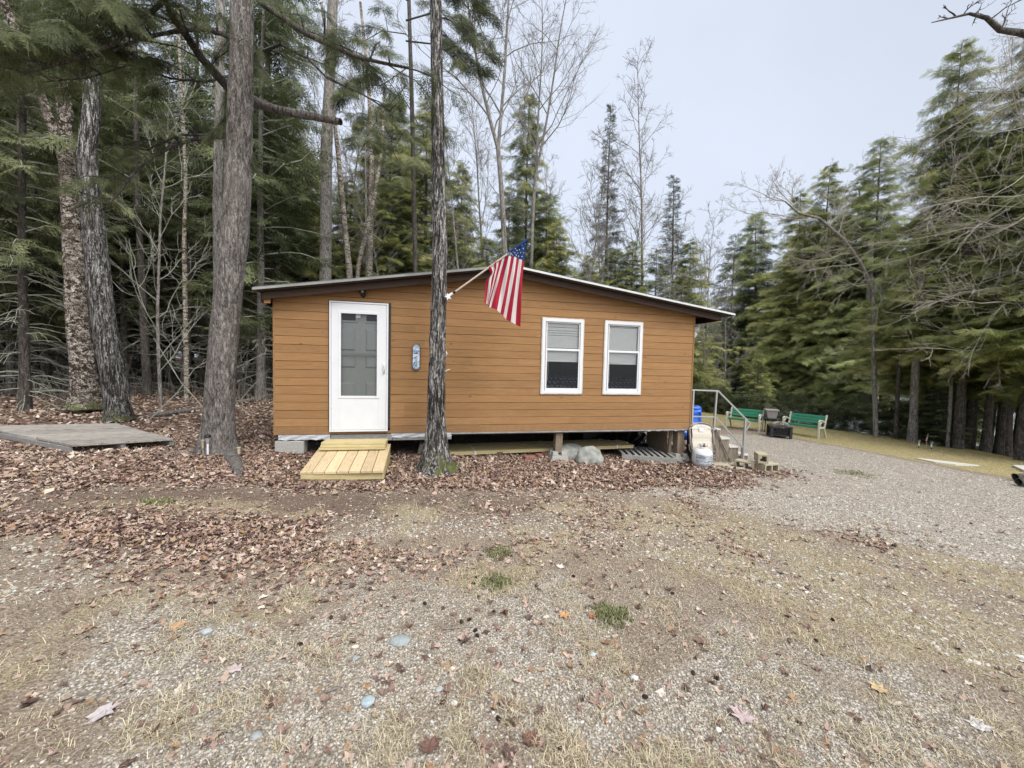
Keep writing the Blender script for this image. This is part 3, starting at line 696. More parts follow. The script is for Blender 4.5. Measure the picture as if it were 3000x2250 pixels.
# ------------------------------------------------------------------ front door
def frame_ring(b, x0, x1, z0, z1, wl, wr, wb, wt, y0, y1, rnd=.5):
    b.bb((x0, y0, z0), (x0+wl, y1, z1), rnd); b.bb((x1-wr, y0, z0), (x1, y1, z1), rnd)
    b.bb((x0+wl, y0, z0), (x1-wr, y1, z0+wb), rnd); b.bb((x0+wl, y0, z1-wt), (x1-wr, y1, z1), rnd)
door = MB(); DX0, DX1, DZ0, DZ1 = .785, 1.665, .06, 2.10
frame_ring(door, DX0+.028, DX1-.03, DZ0+.012, DZ1-.028, .115, .115, .535, .13, -.047, -.018)
door = door.build('storm_door', MAT['white'], cabin, bevel=.003)
b = MB(); frame_ring(b, DX0, DX1, DZ0-.018, DZ1, .024, .026, .026, .024, -.055, .01); b.build('door_frame', MAT['white'], door, bevel=.002)
GX0, GX1, GZ0, GZ1 = .928, 1.52, .607, 1.942
b = MB(); frame_ring(b, GX0-.012, GX1+.012, GZ0-.03, GZ1+.012, .04, .04, .04, .04, -.056, -.0465)
b.build('glass_bead', MAT['white'], door, bevel=.003)
b = MB(); b.bb((GX0+.028, -.035, 1.262), (GX1-.028, -.024, 1.292)); b.build('sash_bar', MAT['planter'], door)
b = MB(); b.add([[GX0, -.04, GZ0], [GX1, -.04, GZ0], [GX1, -.04, GZ1], [GX0, -.04, GZ1]], [[0, 1, 2, 3]]); b.build('glass', MAT['glass'], door)
b = MB(); b.tube([[1.603, -.05, .985], [1.603, -.088, 1.0], [1.604, -.092, 1.06], [1.604, -.088, 1.12], [1.604, -.05, 1.135]], .011, 8); b.bb((1.592, -.053, .975), (1.616, -.047, 1.145))
b.build('door_handle', MAT['white'], door, smooth=True)
b = MB()
for zz in (.42, 1.15, 1.85): b = MB(); b.tube([[.812, -.053, zz], [.812, -.053, zz+.09]], .007, 8); b.build('hinge', MAT['offwhite'], door)
inner = MB(); inner.bb((.80, .03, .05), (1.68, .07, 2.06))
inner = inner.build('inner_door', MAT['inner'], cabin)
for px0, px1 in ((.905, 1.16), (1.31, 1.565)):
    for pz0, pz1 in ((1.335, 1.69), (1.06, 1.265), (.45, .83)):
        b = MB(); b.add([[px0, .0295, pz0], [px1, .0295, pz0], [px1, .0295, pz1], [px0, .0295, pz1], [px0+.026, .010, pz0+.026], [px1-.026, .010, pz0+.026], [px1-.026, .010, pz1-.026], [px0+.026, .010, pz1-.026]], [[0, 1, 5, 4], [1, 2, 6, 5], [2, 3, 7, 6], [3, 0, 4, 7], [4, 5, 6, 7]]); b.build('raised_panel', MAT['inner'], inner)
for px0, px1 in ((.96, 1.16), (1.325, 1.54)):
    b = MB(); b.bb((px0, .022, 1.81), (px1, .029, 1.95)); b.build('lite', MAT['black'], inner)
    b = MB(); frame_ring(b, px0-.025, px1+.025, 1.79, 1.97, .022, .022, .022, .022, .012, .0285); b.build('lite_frame', MAT['inner'], inner)
b = MB(); b.bb((1.165, .004, 1.855), (1.235, .011, 1.94)); b.build('paper_note', MAT['blind'], inner)
b = MB(); b.bb((1.668, -.03, .09), (1.700, .004, 2.11)); b.bb((.77, -.012, 2.102), (1.70, .0, 2.118)); b.bb((.765, -.012, .05), (.784, .0, 2.118)); b.build('flashing_strip', MAT['darkmetal'], cabin)
# ------------------------------------------------------------------ windows
for (x0, x1, z0, z1) in WIN:
    b = MB()
    prof = []
    fr = MB()
    def ring2(bx, xa, xb, za, zb_, wd, ya, yb): frame_ring(bx, xa, xb, za, zb_, wd, wd, wd, wd, ya, yb)
    ring2(fr, x0, x1, z0, z1, .05, -.034, .05)
    win = fr.build('window', MAT['white'], cabin, bevel=.003)
    b = MB(); b.bb((x0+.05, -.028, z0+.05), (x0+.068, .03, z1-.05)); b.build('side_channel', MAT['planter'], win)
    zm = z0+.80-.035
    b = MB(); frame_ring(b, x0+.069, x1-.051, zm, z1-.05, .022, .02, .035, .02, -.012, .018); frame_ring(b, x0+.066, x1-.051, z0+.05, zm+.03, .028, .024, .045, .032, -.026, -.013)
    b.build('sash', MAT['white'], win, bevel=.002)
    b = MB(); b.add([[x0+.06, -.018, z0+.06], [x1-.06, -.018, z0+.06], [x1-.06, -.018, zm+.02], [x0+.06, -.018, zm+.02]], [[0, 1, 2, 3]])
    b.add([[x0+.06, .0, zm+.02], [x1-.06, .0, zm+.02], [x1-.06, .0, z1-.06], [x0+.06, .0, z1-.06]], [[0, 1, 2, 3]]); b.build('pane', MAT['glass'], win)
    b = MB(); zz = z1-.07; first = x0 < 5; zend = 1.255 if first else 1.235; i = 0
    while zz > zend+.012:
        tl = (0 if first else .012*max(0, 1-(zz-zend)/.25)); d = .0 if random.random() > .08 else .006
        xa, xb = x0+.07, x1-.068
        b.add([[xa, .027, zz-.015+d+tl], [xb, .027, zz-.015+d-tl], [xb, .035, zz+.004-tl], [xa, .035, zz+.004+tl]], [[0, 1, 2, 3]], .5); zz -= .0205; i += 1
    b.bb((x0+.07, .03, zend-.012), (x1-.068, .055, zend+.006)); b.bb((x0+.068, .028, z1-.075), (x1-.066, .06, z1-.052))
    b.build('blind', MAT['blind'], win)
    b = MB(); b.tube([[x0+.13, .03, zend], [x0+.135, .03, zend-.2], [x0+.13, .03, zend-.36]], .003, 5); b.build('cord', MAT['blind'], win)
    b = MB(); nn = 18
    for side in range(4):                           # uneven bead of caulk around the frame
        L_ = [((x0-.006, z0-.008), (x1+.006, z0-.008)), ((x1+.006, z0-.008), (x1+.006, z1+.006)), ((x1+.006, z1+.006), (x0-.006, z1+.006)), ((x0-.006, z1+.006), (x0-.006, z0-.008))][side]
        t = np.linspace(0, 1, nn); pts = np.c_[L_[0][0]+(L_[1][0]-L_[0][0])*t, np.full(nn, -.02), L_[0][1]+(L_[1][1]-L_[0][1])*t]
        b.tube(pts, .010+.006*rng.random(nn), 6)
    b.build('caulk_bead', MAT['offwhite'], win, smooth=True)
bed = MB()
xx, yy = np.meshgrid(np.linspace(3.9, 6.6, 30), np.linspace(.3, 1.7, 16)); zz = .72+.22*sst(.35, 1.0, yy)+.015*np.sin(xx*9)*np.cos(yy*7); zz = np.where(yy < .32, .4, zz)
ii = np.arange(xx.size).reshape(xx.shape); bed.add(np.stack([xx, yy, zz], -1).reshape(-1, 3), np.stack([ii[:-1, :-1], ii[:-1, 1:], ii[1:, 1:], ii[1:, :-1]], -1).reshape(-1, 4))
q = thing('bed', (5.2, 1.0, 0), 'bed under a navy quilt with pale ovals, seen through the two windows', 'bed')
bed.build('quilt', MAT['quilt'], q, smooth=True)
b = MB(); b.bb((3.92, .34, .02), (6.58, 1.68, .68)); b.build('mattress', MAT['dark'], q, bevel=.03)

# ------------------------------------------------------------------ lamps and thermometer on the wall
t = thing('floodlight', (1.26, -.02, 2.3), 'small black floodlight with three round lenses above the white door', 'outdoor light')
p0 = PY(1062, 851, -.05)
b = MB(); b.lathe([(0, .0), (.05, .0), (.05, .02), (0, .02)], (0, 0, 0), 16)
b = MB(); cx_, cz_ = float(p0[0]), float(p0[2])
b.tube([[cx_, -.018, cz_+.02], [cx_, -.045, cz_+.02]], .058, 20); b.build('mount_plate', MAT['black'], t, smooth=True)
b = MB(); b.tube([[cx_, -.05, cz_], [cx_, -.1, cz_-.005]], [.045, .06], 20); b.build('lamp_head', MAT['black'], t, smooth=True)
for dx, dz in ((-.026, .018), (.02, .018), (.006, -.022)):
    b = MB(); b.tube([[cx_+dx, -.1, cz_+dz], [cx_+dx, -.112, cz_+dz]], [.019, .015], 14); b.build('lens', MAT['offwhite'], t, smooth=True)
b = MB(); b.tube([[cx_+.012, -.04, cz_-.05], [cx_+.014, -.055, cz_-.08], [cx_+.014, -.055, cz_-.115]], [.03, .04, .008], 14); b.build('motion_sensor', MAT['black'], t, smooth=True)
t = thing('floodlight', (7.4, .15, 1.95), 'white twin-head floodlight under the right eave of the cabin', 'outdoor light')
b = MB(); b.tube([[W_+.02, .2, 1.965], [W_+.05, .2, 1.965]], .055, 18); b.build('mount_plate', MAT['offwhite'], t, smooth=True)
for pts, rr in (([[7.36, .2, 1.95], [7.42, .12, 1.955], [7.5, .06, 1.95]], [.02, .045, .062]), ([[7.36, .2, 1.93], [7.37, .1, 1.87], [7.38, .03, 1.83]], [.02, .05, .058])):
    b = MB(); b.tube(pts, rr, 16); b.build('lamp_head', MAT['white'], t, smooth=True)
t = thing('thermometer', (2.104, -.03, 1.26), 'blue and white lake-scene wall thermometer with rounded ends, between door and tree', 'thermometer')
def stad(x, zc, hw, hh, n=10):
    a = np.linspace(0, np.pi, n); top = np.c_[x+hw*np.cos(a), zc+hh-hw+hw*np.sin(a)]; bot = np.c_[x-hw*np.cos(a), zc-hh+hw-hw*np.sin(a)]; return np.vstack([top, bot])
b = MB(); b.prism(stad(2.104, 1.258, .062, .215), -.045, -.02); b.build('casing', MAT['darkmetal'], t)
mt = M('thermometer_face', .35, .5); v = mt.co((1, 1, 1)); zc_ = mt.nd('ShaderNodeSeparateXYZ', {0: v}).outputs['Z']
nz = mt.noise(mt.co((14, 1, 60)), 1, 3)
wv_ = mt.ramp(mt.math('ADD', mt.math('MULTIPLY', zc_, 2.3), .5), [(.02, (.10, .22, .36)), (.16, (.55, .66, .78)), (.3, (.62, .72, .84)), (.62, (.66, .74, .84)), (.72, (.16, .25, .36)), (.8, (.72, .78, .84)), (.9, (.3, .42, .52)), (1, (.5, .62, .72))])
mt.color(mt.mix(mt.ramp(nz, [(.5, 0), (.62, .75)]), wv_, (.07, .16, .3)))
b = MB(); b.prism(stad(2.104, 1.258, .053, .205), -.048, -.0455); b.build('dial_face', mt.m, t)
b = MB(); b.bb((2.100, -.052, 1.11), (2.108, -.049, 1.285)); b.tube([[2.104, -.051, 1.105], [2.104, -.051, 1.12]], .007, 8)
for i in range(9): b.bb((2.078, -.0505, 1.12+i*.018), (2.094, -.049, 1.1225+i*.018)); b.bb((2.114, -.0505, 1.12+i*.018), (2.128, -.049, 1.1225+i*.018))
b.build('scale', MAT['darkmetal'], t)
b = MB(); b.bb((2.062, -.0505, 1.312), (2.135, -.049, 1.328)); b.prism([(2.108, 1.325), (2.118, 1.325), (2.1165, 1.35), (2.113, 1.352)], -.0505, -.049)
for i, x_ in enumerate((2.066, 2.074, 2.08)): b.prism([(x_-.006, 1.13+i*.012), (x_+.006, 1.13+i*.012), (x_, 1.178)], -.0505, -.049)
b.build('painted_shore', MAT['darkmetal'], t)

# ------------------------------------------------------------------ ramp and door step
t = thing('wooden_ramp', (1.2, -.7, g1(1.2, -.7)), 'new yellow timber ramp laid on the leaves before the white door', 'ramp')
f0, f1 = np.array([.665, -1.12, -.30]), np.array([1.72, -1.17, -.30]); b0, b1 = np.array([.672, -.12, -.165]), np.array([1.725, -.12, -.155])
n = 7
for i in range(n):
    a, c = i/n+.004, (i+1)/n-.004
    tp = [f0+(f1-f0)*a, f0+(f1-f0)*c, b0+(b1-b0)*c, b0+(b1-b0)*a]
    b = MB(); b.hexa([*[p-np.array([0, 0, .034]) for p in tp], *tp], (i*.37+.15) % 1); b.build('deck_board', MAT['lumber'], t, bevel=.003)
b = MB(); b.bb((.70, -1.12, -.47), (1.70, -1.08, -.334), .6); b.build('front_board', MAT['lumberx'], t, bevel=.003)
b = MB()
for xa in (.68, 1.165, 1.68): b.hexa([[xa, -1.125, -.5], [xa+.038, -1.125, -.5], [xa+.038, -.14, -.5], [xa, -.14, -.5], [xa, -1.125, -.338], [xa+.038, -1.125, -.338], [xa+.038, -.14, -.203], [xa, -.14, -.203]], .3)
b.build('stringer', MAT['lumberx'], t)
t = thing('door_step', (1.2, -.25, -.17), 'step of three stacked yellow boards against the doorway, on top of the ramp', 'step')
for i, (dx, z) in enumerate(((-.012, -.178), (.0, -.138), (.008, -.098))):
    b = MB(); b.box((1.205+dx, -.265+.004*i, z+.019), (.93 if i else .95, .27, .0365), rotz(-.045), (.3, .8, .55)[i]); b.build('step_board', MAT['lumberx'], t, bevel=.003)

# ------------------------------------------------------------------ things under and along the cabin
t = thing('lumber_bundle', (4.4, .3, -.4), 'long strapped bundle of new decking boards under the cabin', 'lumber')
pa, pb = np.array([2.2, .2, -.405]), np.array([6.4, .42, -.385])
dirv = (pb-pa)/np.linalg.norm(pb-pa); ang = math.atan2(dirv[1], dirv[0])
for i in range(2):
    for j in range(5):
        c = (pa+pb)/2+np.array([.03*((i+j) % 3)-.02*i, .07+.142*j, -.014-.03*i]); b = MB(); b.box(c, (4.18-.06*((j*2+i) % 3), .138, .028), rotz(ang), (i*.3+j*.23) % 1); b.build('decking_board', MAT['lumberx'], t)
for s_ in (.22, .57, .90):
    b = MB(); c = pa+(pb-pa)*s_+np.array([0, .35, -.028]); b.box(c, (.03, .735, .068), rotz(ang), .5); b.build('strap', MAT['offwhite'], t)
b = MB(); b.bb((3.12, .3, -.62), (3.16, .95, -.475)); b.bb((5.3, .42, -.72), (5.34, 1.05, -.485)); b.build('bearer', MAT['greywood'], t)
def rock(c, s, seed, name, label, mat, cat='rock', sub=4, flat=1.0, sink=.0):
    bm = bmesh_ico(sub); V = bm[0]
    d = .75+.5*vn(V*1.3+seed, seed)+.16*vn(V*4+seed, seed+1)+.06*np.abs(vn(V*9+seed, seed+2)-.5)
    V = V*d[:, None]*np.array(s); V[:, 2] = np.maximum(V[:, 2], -s[2]*.4)
    b = MB(); b.add(V+np.array(c), bm[1]); return tag(b.build(name, mat, smooth=True, loc=(c[0], c[1], c[2])), label, cat)
def bmesh_ico(sub):
    import bmesh
    bm = bmesh.new(); bmesh.ops.create_icosphere(bm, subdivisions=sub, radius=1)
    bm.verts.ensure_lookup_table(); v = np.array([x.co[:] for x in bm.verts]); f = np.array([[q.index for q in x.verts] for x in bm.faces]); bm.free(); return v, f
rock((5.17, -.14, -.53), (.225, .18, .215), 3, 'boulder', 'rounded grey lichen-covered boulder at the edge of the cabin', MAT['rockgrey'], 'boulder')
rock((4.98, .35, -.55), (.4, .3, .19), 9, 'boulder', 'low pale boulder partly hidden behind the rounded one', MAT['rockgrey'], 'boulder')
for i, (u, v, a, lb) in enumerate(((1555, 1346, .2, 'red-brown brick at the left end of the three under the cabin'), (1583, 1340, .5, 'middle red-brown brick of the three under the cabin'), (1601, 1336, .6, 'red-brown brick nearest to the middle post'))):
    p = PG(u, v+6); zz = g1(p[0], p[1]+.1); b = MB(); c = (p[0], p[1]+.1, zz+.045); b.box(c, (.2 if i == 0 else .11, .1, .07), rotz(a)); tag(b.build('brick', MAT['brick'], bevel=.005, loc=c), lb, 'brick', 'bricks under the cabin')
# slatted grey panel
t = thing('slatted_panel', (6.5, .25, g1(6.5, .1)), 'weathered grey slatted panel lying on the leaves by the right post', 'panel')
A, B = np.array([5.96, .12, -.60]), np.array([6.95, -.17, -.64]); ex = (B-A)/np.linalg.norm(B-A); ey = np.array([-ex[1], ex[0], .0])
fr = np.array([ex, ey, [0, 0, 1]]).T
b = MB(); b.box((A+B)/2+np.array([0, 0, .05]), (1.04, .035, .1), fr, .4); b.build('front_rail', MAT['greywood'], t, bevel=.003)
b = MB(); b.box((A+B)/2+ey*.85+np.array([0, 0, .05]), (1.04, .035, .1), fr, .7); b.build('rear_rail', MAT['greywood'], t)
for i in range(9):
    b = MB(); c = A+ex*(.04+i*.12)+ey*.43+np.array([0, 0, .105]); b.box(c, (.06, .86, .018), fr, (i*.29) % 1); b.build('slat', MAT['greywood'], t, bevel=.002)
# black plastic sheet
b = MB(); nx_, ny_ = 60, 26
u_, v_ = np.meshgrid(np.linspace(0, 1, nx_), np.linspace(0, 1, ny_))
px = 5.7+1.25*u_+.25*v_; py = .75+.5*v_+.2*u_; pz = -.56+.44*v_*np.sin(np.clip(u_*1.15, 0, 1)*np.pi*.62+.25)+.035*np.abs(np.sin(u_*9+v_*5))*(v_)+.03*vn(np.stack([u_*9, v_*7, u_*0], -1), 4)
px, py = px+.06*vn(np.stack([u_*6, v_*6, u_*0+2], -1), 6), py-.10*np.abs(np.sin(u_*14-v_*6))*(1-v_*.3)
ii = np.arange(nx_*ny_).reshape(ny_, nx_); b.add(np.stack([px, py, pz], -1).reshape(-1, 3), np.stack([ii[:-1, :-1], ii[:-1, 1:], ii[1:, 1:], ii[1:, :-1]], -1).reshape(-1, 4))
sh = b.build('plastic_sheet', MAT['tarpblack'], smooth=True, loc=(6.2, .8, -.6)); md = sh.modifiers.new('thick', 'SOLIDIFY'); md.thickness = .006
tag(sh, 'crumpled black plastic sheet draped over things under the cabin', 'plastic sheet')
b = MB(); b.box((6.1, 1.6, -.42), (1.1, .6, .5), rotz(.2)); tag(b.build('storage_tote', MAT['black'], bevel=.03, loc=(6.1, 1.6, -.42)), 'black storage tote beneath the black plastic sheet', 'storage tote')
p = PY(2002, 1271, 1.4); b = MB(); b.lathe([(0, -.16), (.1, -.13), (.15, -.04), (.15, .05), (.09, .12), (0, .13)], p, 20)
tag(b.build('water_jug', MAT['tarpblue'], smooth=True, loc=tuple(p)), 'blue plastic jug under the right end of the cabin', 'jug')
p = PY(1745, 1264, 3.0); b = MB(); b.box(p+np.array([0, 0, -.02]), (1.0, .5, .12), Matrix.Rotation(R(8), 3, 'Y')); tag(b.build('foam_panel', MAT['white'], loc=tuple(p)), 'pale foam panel tilted in the dark under the cabin', 'panel')
p = PY(1812, 1270, 2.5); b = MB(); b.box(p, (.34, .3, .2), Matrix.Rotation(R(-20), 3, 'Y')); tag(b.build('plastic_bag', MAT['offwhite'], bevel=.04, loc=tuple(p)), 'crumpled pale bag beside the foam panel under the cabin', 'bag')

# ------------------------------------------------------------------ side stairs, handrail, chair, tank, blocks
t = thing('side_stairs', (8.1, .5, -.72), 'four-step side stairs clad in streaked vertical boards', 'stairs')
st = [(7.45, 8.095, -.02), (8.095, 8.33, -.212), (8.33, 8.56, -.388), (8.56, 8.80, -.56)]
for i, (x0, x1, z1) in enumerate(st):
    b = MB(); b.bb((x0 if i else x0, .05, z1-.035), (x1+.0, 1.05, z1)); b.build('tread', MAT['offwhite'], t, bevel=.004)
    nb = 5 if i == 0 else 2
    for j in range(nb):
        xa, xb = x0+(x1-x0)*j/nb+.002, x0+(x1-x0)*(j+1)/nb-.002
        b = MB(); b.bb((xa, .065+.004*(j % 2), -.76), (xb, .09, z1-.037), (i*.31+j*.43) % 1); b.build('cladding_board', MAT['stepwood'], t, bevel=.003)
    b = MB(); b.bb((x1-.03, .092, -.76), (x1-.004, 1.03, z1-.037), .5); b.build('riser', MAT['stepwood'], t)
t = thing('handrail', (8.2, .04, -.7), 'bent aluminium handrail rising beside the side stairs', 'handrail')
Yr = .03
def prl(*uv): return [PY(u, v, Yr) for u, v in uv]
def sqtube(b, pts, wd): 
    for a, c in zip(pts[:-1], pts[1:]):
        d = np.array(c)-np.array(a); L_ = np.linalg.norm(d); d /= L_; sd = np.cross(d, [0, 1, 0]); sd /= np.linalg.norm(sd)
        b.box((np.array(a)+np.array(c))/2, (L_, wd, wd), np.array([d, [0, 1, 0], sd]).T)
b = MB(); sqtube(b, prl((2024, 1142.5), (2104, 1145.5), (2152, 1194), (2196, 1239)), .028); sqtube(b, prl((2197, 1240), (2184.5, 1261)), .03); b.build('top_rail', MAT['alu'], t, bevel=.004)
b = MB(); sqtube(b, prl((2028, 1220), (2096, 1221.5)), .025); sqtube(b, prl((2097, 1222), (2176, 1311)), .025); b.build('middle_rail', MAT['alu'], t, bevel=.004)
for aa, bb_ in (((2031.5, 1143), (2026, 1252)), ((2099.5, 1145), (2091, 1256)), ((2183.5, 1226), (2176, 1346))):
    b = MB(); sqtube(b, prl(aa, bb_), .036); b.build('baluster_post', MAT['alu'], t, bevel=.004)
b = MB(); sqtube(b, prl((2098, 1257), (2142, 1354)), .02); b.build('brace', MAT['bronze'], t)
b = MB(); sqtube(b, prl((2173, 1312), (2172, 1350)), .02); b.build('rail_end', MAT['bronze'], t)
# folding lounge chair leaning against the rail
t = thing('lounge_chair', (7.55, -.3, -.7), 'folded lounge chair with beige sling standing behind the propane tank', 'folding chair')
Yc = -.12
q4 = [PY(2028, 1250, Yc+.1), PY(2083, 1252, Yc+.1), PY(2089, 1323, Yc-.03), PY(2029, 1323, Yc-.03)]
b = MB(); N_ = 8
for i in range(N_):
    for j in range(10):
        def P_(a, c): 
            p = q4[0]*(1-a)*(1-c)+q4[1]*a*(1-c)+q4[2]*a*c+q4[3]*(1-a)*c
            return p+np.array([0, -.012*math.sin(a*math.pi)+.008*math.sin(c*14), .0+.02*math.sin(a*math.pi)*(1-c)])
        b.add([P_(i/N_, j/10), P_((i+1)/N_, j/10), P_((i+1)/N_, (j+1)/10), P_(i/N_, (j+1)/10)], [[3, 2, 1, 0]])
b.build('sling', MAT['canvas'], t, smooth=True)
b = MB(); hd = [PY(u, v, Yc+.12) for u, v in ((2026, 1252), (2035, 1244), (2055, 1239), (2075, 1244), (2083, 1253))]
b.add([*hd, PY(2083, 1256, Yc+.08), PY(2026, 1256, Yc+.08)], [[0, 1, 6], [1, 2, 6], [2, 5, 6], [2, 3, 5], [3, 4, 5]]); b.build('head_cushion', MAT['offwhite'], t)
b = MB(); b.tube([PY(u, v, Yc+.1) for u, v in ((2022, 1250), (2026, 1245), (2040, 1239), (2060, 1239), (2078, 1244), (2088, 1254))], .013, 8)
b.tube([PY(u, v, Yc+(.1 if v < 1300 else -.03)) for u, v in ((2020, 1254), (2023, 1302), (2030, 1326), (2031, 1353))], .016, 8)
b.tube([PY(u, v, Yc+(.1 if v < 1300 else -.03)) for u, v in ((2087, 1254), (2092, 1302), (2096, 1326), (2096, 1352))], .016, 8)
b.tube([PY(u, v, Yc-.05) for u, v in ((2092, 1302), (2099, 1318), (2096, 1326))], .012, 6); b.tube([PY(u, v, Yc-.05) for u, v in ((2018, 1302), (2020, 1318), (2028, 1326))], .012, 6)
b.tube([PY(2090, 1320, Yc-.03), PY(2100, 1323, Yc-.03)], .014, 6); b.tube([PY(2022, 1324, Yc-.03), PY(2098, 1324, Yc-.03)], .013, 6)
for v in (1334, 1341, 1350): b.tube([PY(2028, v, Yc-.03), PY(2096, v, Yc-.03)], .011, 6)
b.build('frame', MAT['bronze'], t, smooth=True)
b = MB(); b.tube([PY(2020, 1258, Yc+.07), PY(2023, 1302, Yc+.04)], .024, 8); b.tube([PY(2088, 1258, Yc+.07), PY(2092, 1302, Yc+.04)], .024, 8); b.build('armrest', MAT['bronze'], t, smooth=True)
b = MB(); c = [PY(u, v, Yc+.05) for u, v in ((2048.5, 1252), (2061, 1252.5), (2061, 1265), (2049, 1264.5))]; b.add(c, [[3, 2, 1, 0]]); tg = b.build('tag', MAT['white'], t)
# propane tank
pt = PG(2069, 1374); tx, ty, tz = pt[0], pt[1]+.12, g1(pt[0], pt[1]+.12)
t = thing('propane_tank', (tx, ty, tz), 'small white propane tank with faded label, in front of the lounge chair', 'propane tank')
rT = .178
b = MB(); b.lathe([(0, .03), (rT*.6, .035), (rT*.9, .065), (rT, .12), (rT, .26), (rT*.95, .30), (rT*.8, .34), (rT*.45, .365), (0, .37)], (tx, ty, tz), 36); b.build('tank_body', MAT['white'], t, smooth=True)
b = MB(); b.lathe([(rT*.66, 0), (rT*.7, .04), (rT*.62, .05)], (tx, ty, tz), 30); b.build('foot_ring', MAT['offwhite'], t, smooth=True)
b = MB()
for a0, a1 in ((.3, 2.6), (3.4, 6.0)):
    aa = np.linspace(a0, a1, 12)
    for i in range(11):
        for (za, zb_) in ((.35, .40), (.40, .46)):
            if za > .39 and (i in (3, 4, 7)): continue
            r_ = .085; b.add([[tx+r_*math.cos(aa[i]), ty+r_*math.sin(aa[i]), tz+za], [tx+r_*math.cos(aa[i+1]), ty+r_*math.sin(aa[i+1]), tz+za], [tx+r_*math.cos(aa[i+1]), ty+r_*math.sin(aa[i+1]), tz+zb_], [tx+r_*math.cos(aa[i]), ty+r_*math.sin(aa[i]), tz+zb_]], [[0, 1, 2, 3]])
cr_ = b.build('collar', MAT['offwhite'], t, smooth=True); cr_.modifiers.new('th', 'SOLIDIFY').thickness = .004
b = MB(); b.tube([[tx, ty, tz+.36], [tx, ty, tz+.42]], .022, 10); b.tube([[tx, ty, tz+.4], [tx, ty-.05, tz+.4]], .014, 10); b.tube([[tx, ty, tz+.42], [tx, ty, tz+.44]], .032, 10); b.build('valve', MAT['darkmetal'], t, smooth=True)
ml = M('faded_tank_label', .5, .4); v = ml.co((10, 10, 44)); ml.color(ml.mix(ml.ramp(ml.noise(v, 1, 4, .7), [(.5, 0), (.56, 1)]), (.5, .53, .55), (.2, .24, .28)))
b = MB(); an = np.linspace(R(195), R(335), 24)
for i in range(23):
    for za, zb_ in ((.10, .165), (.172, .265)):
        r_ = rT+.0015; b.add([[tx+r_*math.cos(an[i]), ty+r_*math.sin(an[i]), tz+za], [tx+r_*math.cos(an[i+1]), ty+r_*math.sin(an[i+1]), tz+za], [tx+r_*math.cos(an[i+1]), ty+r_*math.sin(an[i+1]), tz+zb_], [tx+r_*math.cos(an[i]), ty+r_*math.sin(an[i]), tz+zb_]], [[0, 1, 2, 3]])
b.build('label', ml.m, t, smooth=True)
# cinder blocks
def cinder(c, rz_, label, end=False):
    """hollow block 0.40 x 0.20 x 0.20, cells running along local y"""
    t_ = MB(); L_, D_, H_ = .33, .22, .17; w_ = .03
    t_.bb((-L_/2, -D_/2, 0), (L_/2, D_/2, w_), .5); t_.bb((-L_/2, -D_/2, H_-w_), (L_/2, D_/2, H_), .5)
    for x in (-L_/2, -w_/2, L_/2-w_): t_.bb((x, -D_/2, w_), (x+w_, D_/2, H_-w_), .5)
    V = np.vstack(t_.v) @ rotz(rz_).T + np.array(c); bb2 = MB()
    n0 = 0
    for vv, ff in zip(t_.v, t_.f): bb2.add(V[n0:n0+len(vv)], ff-n0); n0 += len(vv)
    return tag(bb2.build('cinder_block', MAT['concretetan'], bevel=.004, loc=c), label, 'cinder block', 'cinder blocks at the foot of the side stairs')
def cinder_end(c, rz_, label):
    b = MB(); L_ = .20; w_ = .034; e_ = .085
    for q in (((-e_, -.15, 0), (e_, .15, w_)), ((-e_, -.15, .17-w_), (e_, .15, .17)), ((-e_, -.15, w_), (-e_+w_, .15, .17-w_)), ((e_-w_, -.15, w_), (e_, .15, .17-w_))): b.bb(*q)
    V = np.vstack(b.v) @ rotz(rz_).T + np.array(c); b2 = MB(); n0 = 0
    for vv, ff in zip(b.v, b.f): b2.add(V[n0:n0+len(vv)], ff-n0); n0 += len(vv)
    return tag(b2.build('cinder_block', MAT['concretetan'], bevel=.004, loc=c), label, 'cinder block', 'cinder blocks at the foot of the side stairs')
cinder((8.52, -.66, g1(8.5, -.7)-.01), R(2), 'lower tan cinder block with two open cells facing out')
cinder((8.28, -.42, g1(8.3, -.4)-.03), R(-60), 'greyish cinder block at the back left of the little pile')
cinder_end((8.44, -.60, g1(8.5, -.7)+.162), R(-32), 'tan cinder block on top of the other two, one open cell showing')
for u, v, s_, a, lb in ((2112, 1363, (.30, .17, .03), -.4, 'flat pale paving stone beside the propane tank'), (2158, 1374, (.28, .15, .03), -.5, 'flat pale paving stone between tank and cinder blocks')):
    p = PG(u, v); b = MB(); b.box((p[0], p[1], g1(p[0], p[1])+.012), s_, rotz(a)); tag(b.build('paving_stone', MAT['concretetan'], bevel=.01, loc=tuple(p)), lb, 'paving stone')

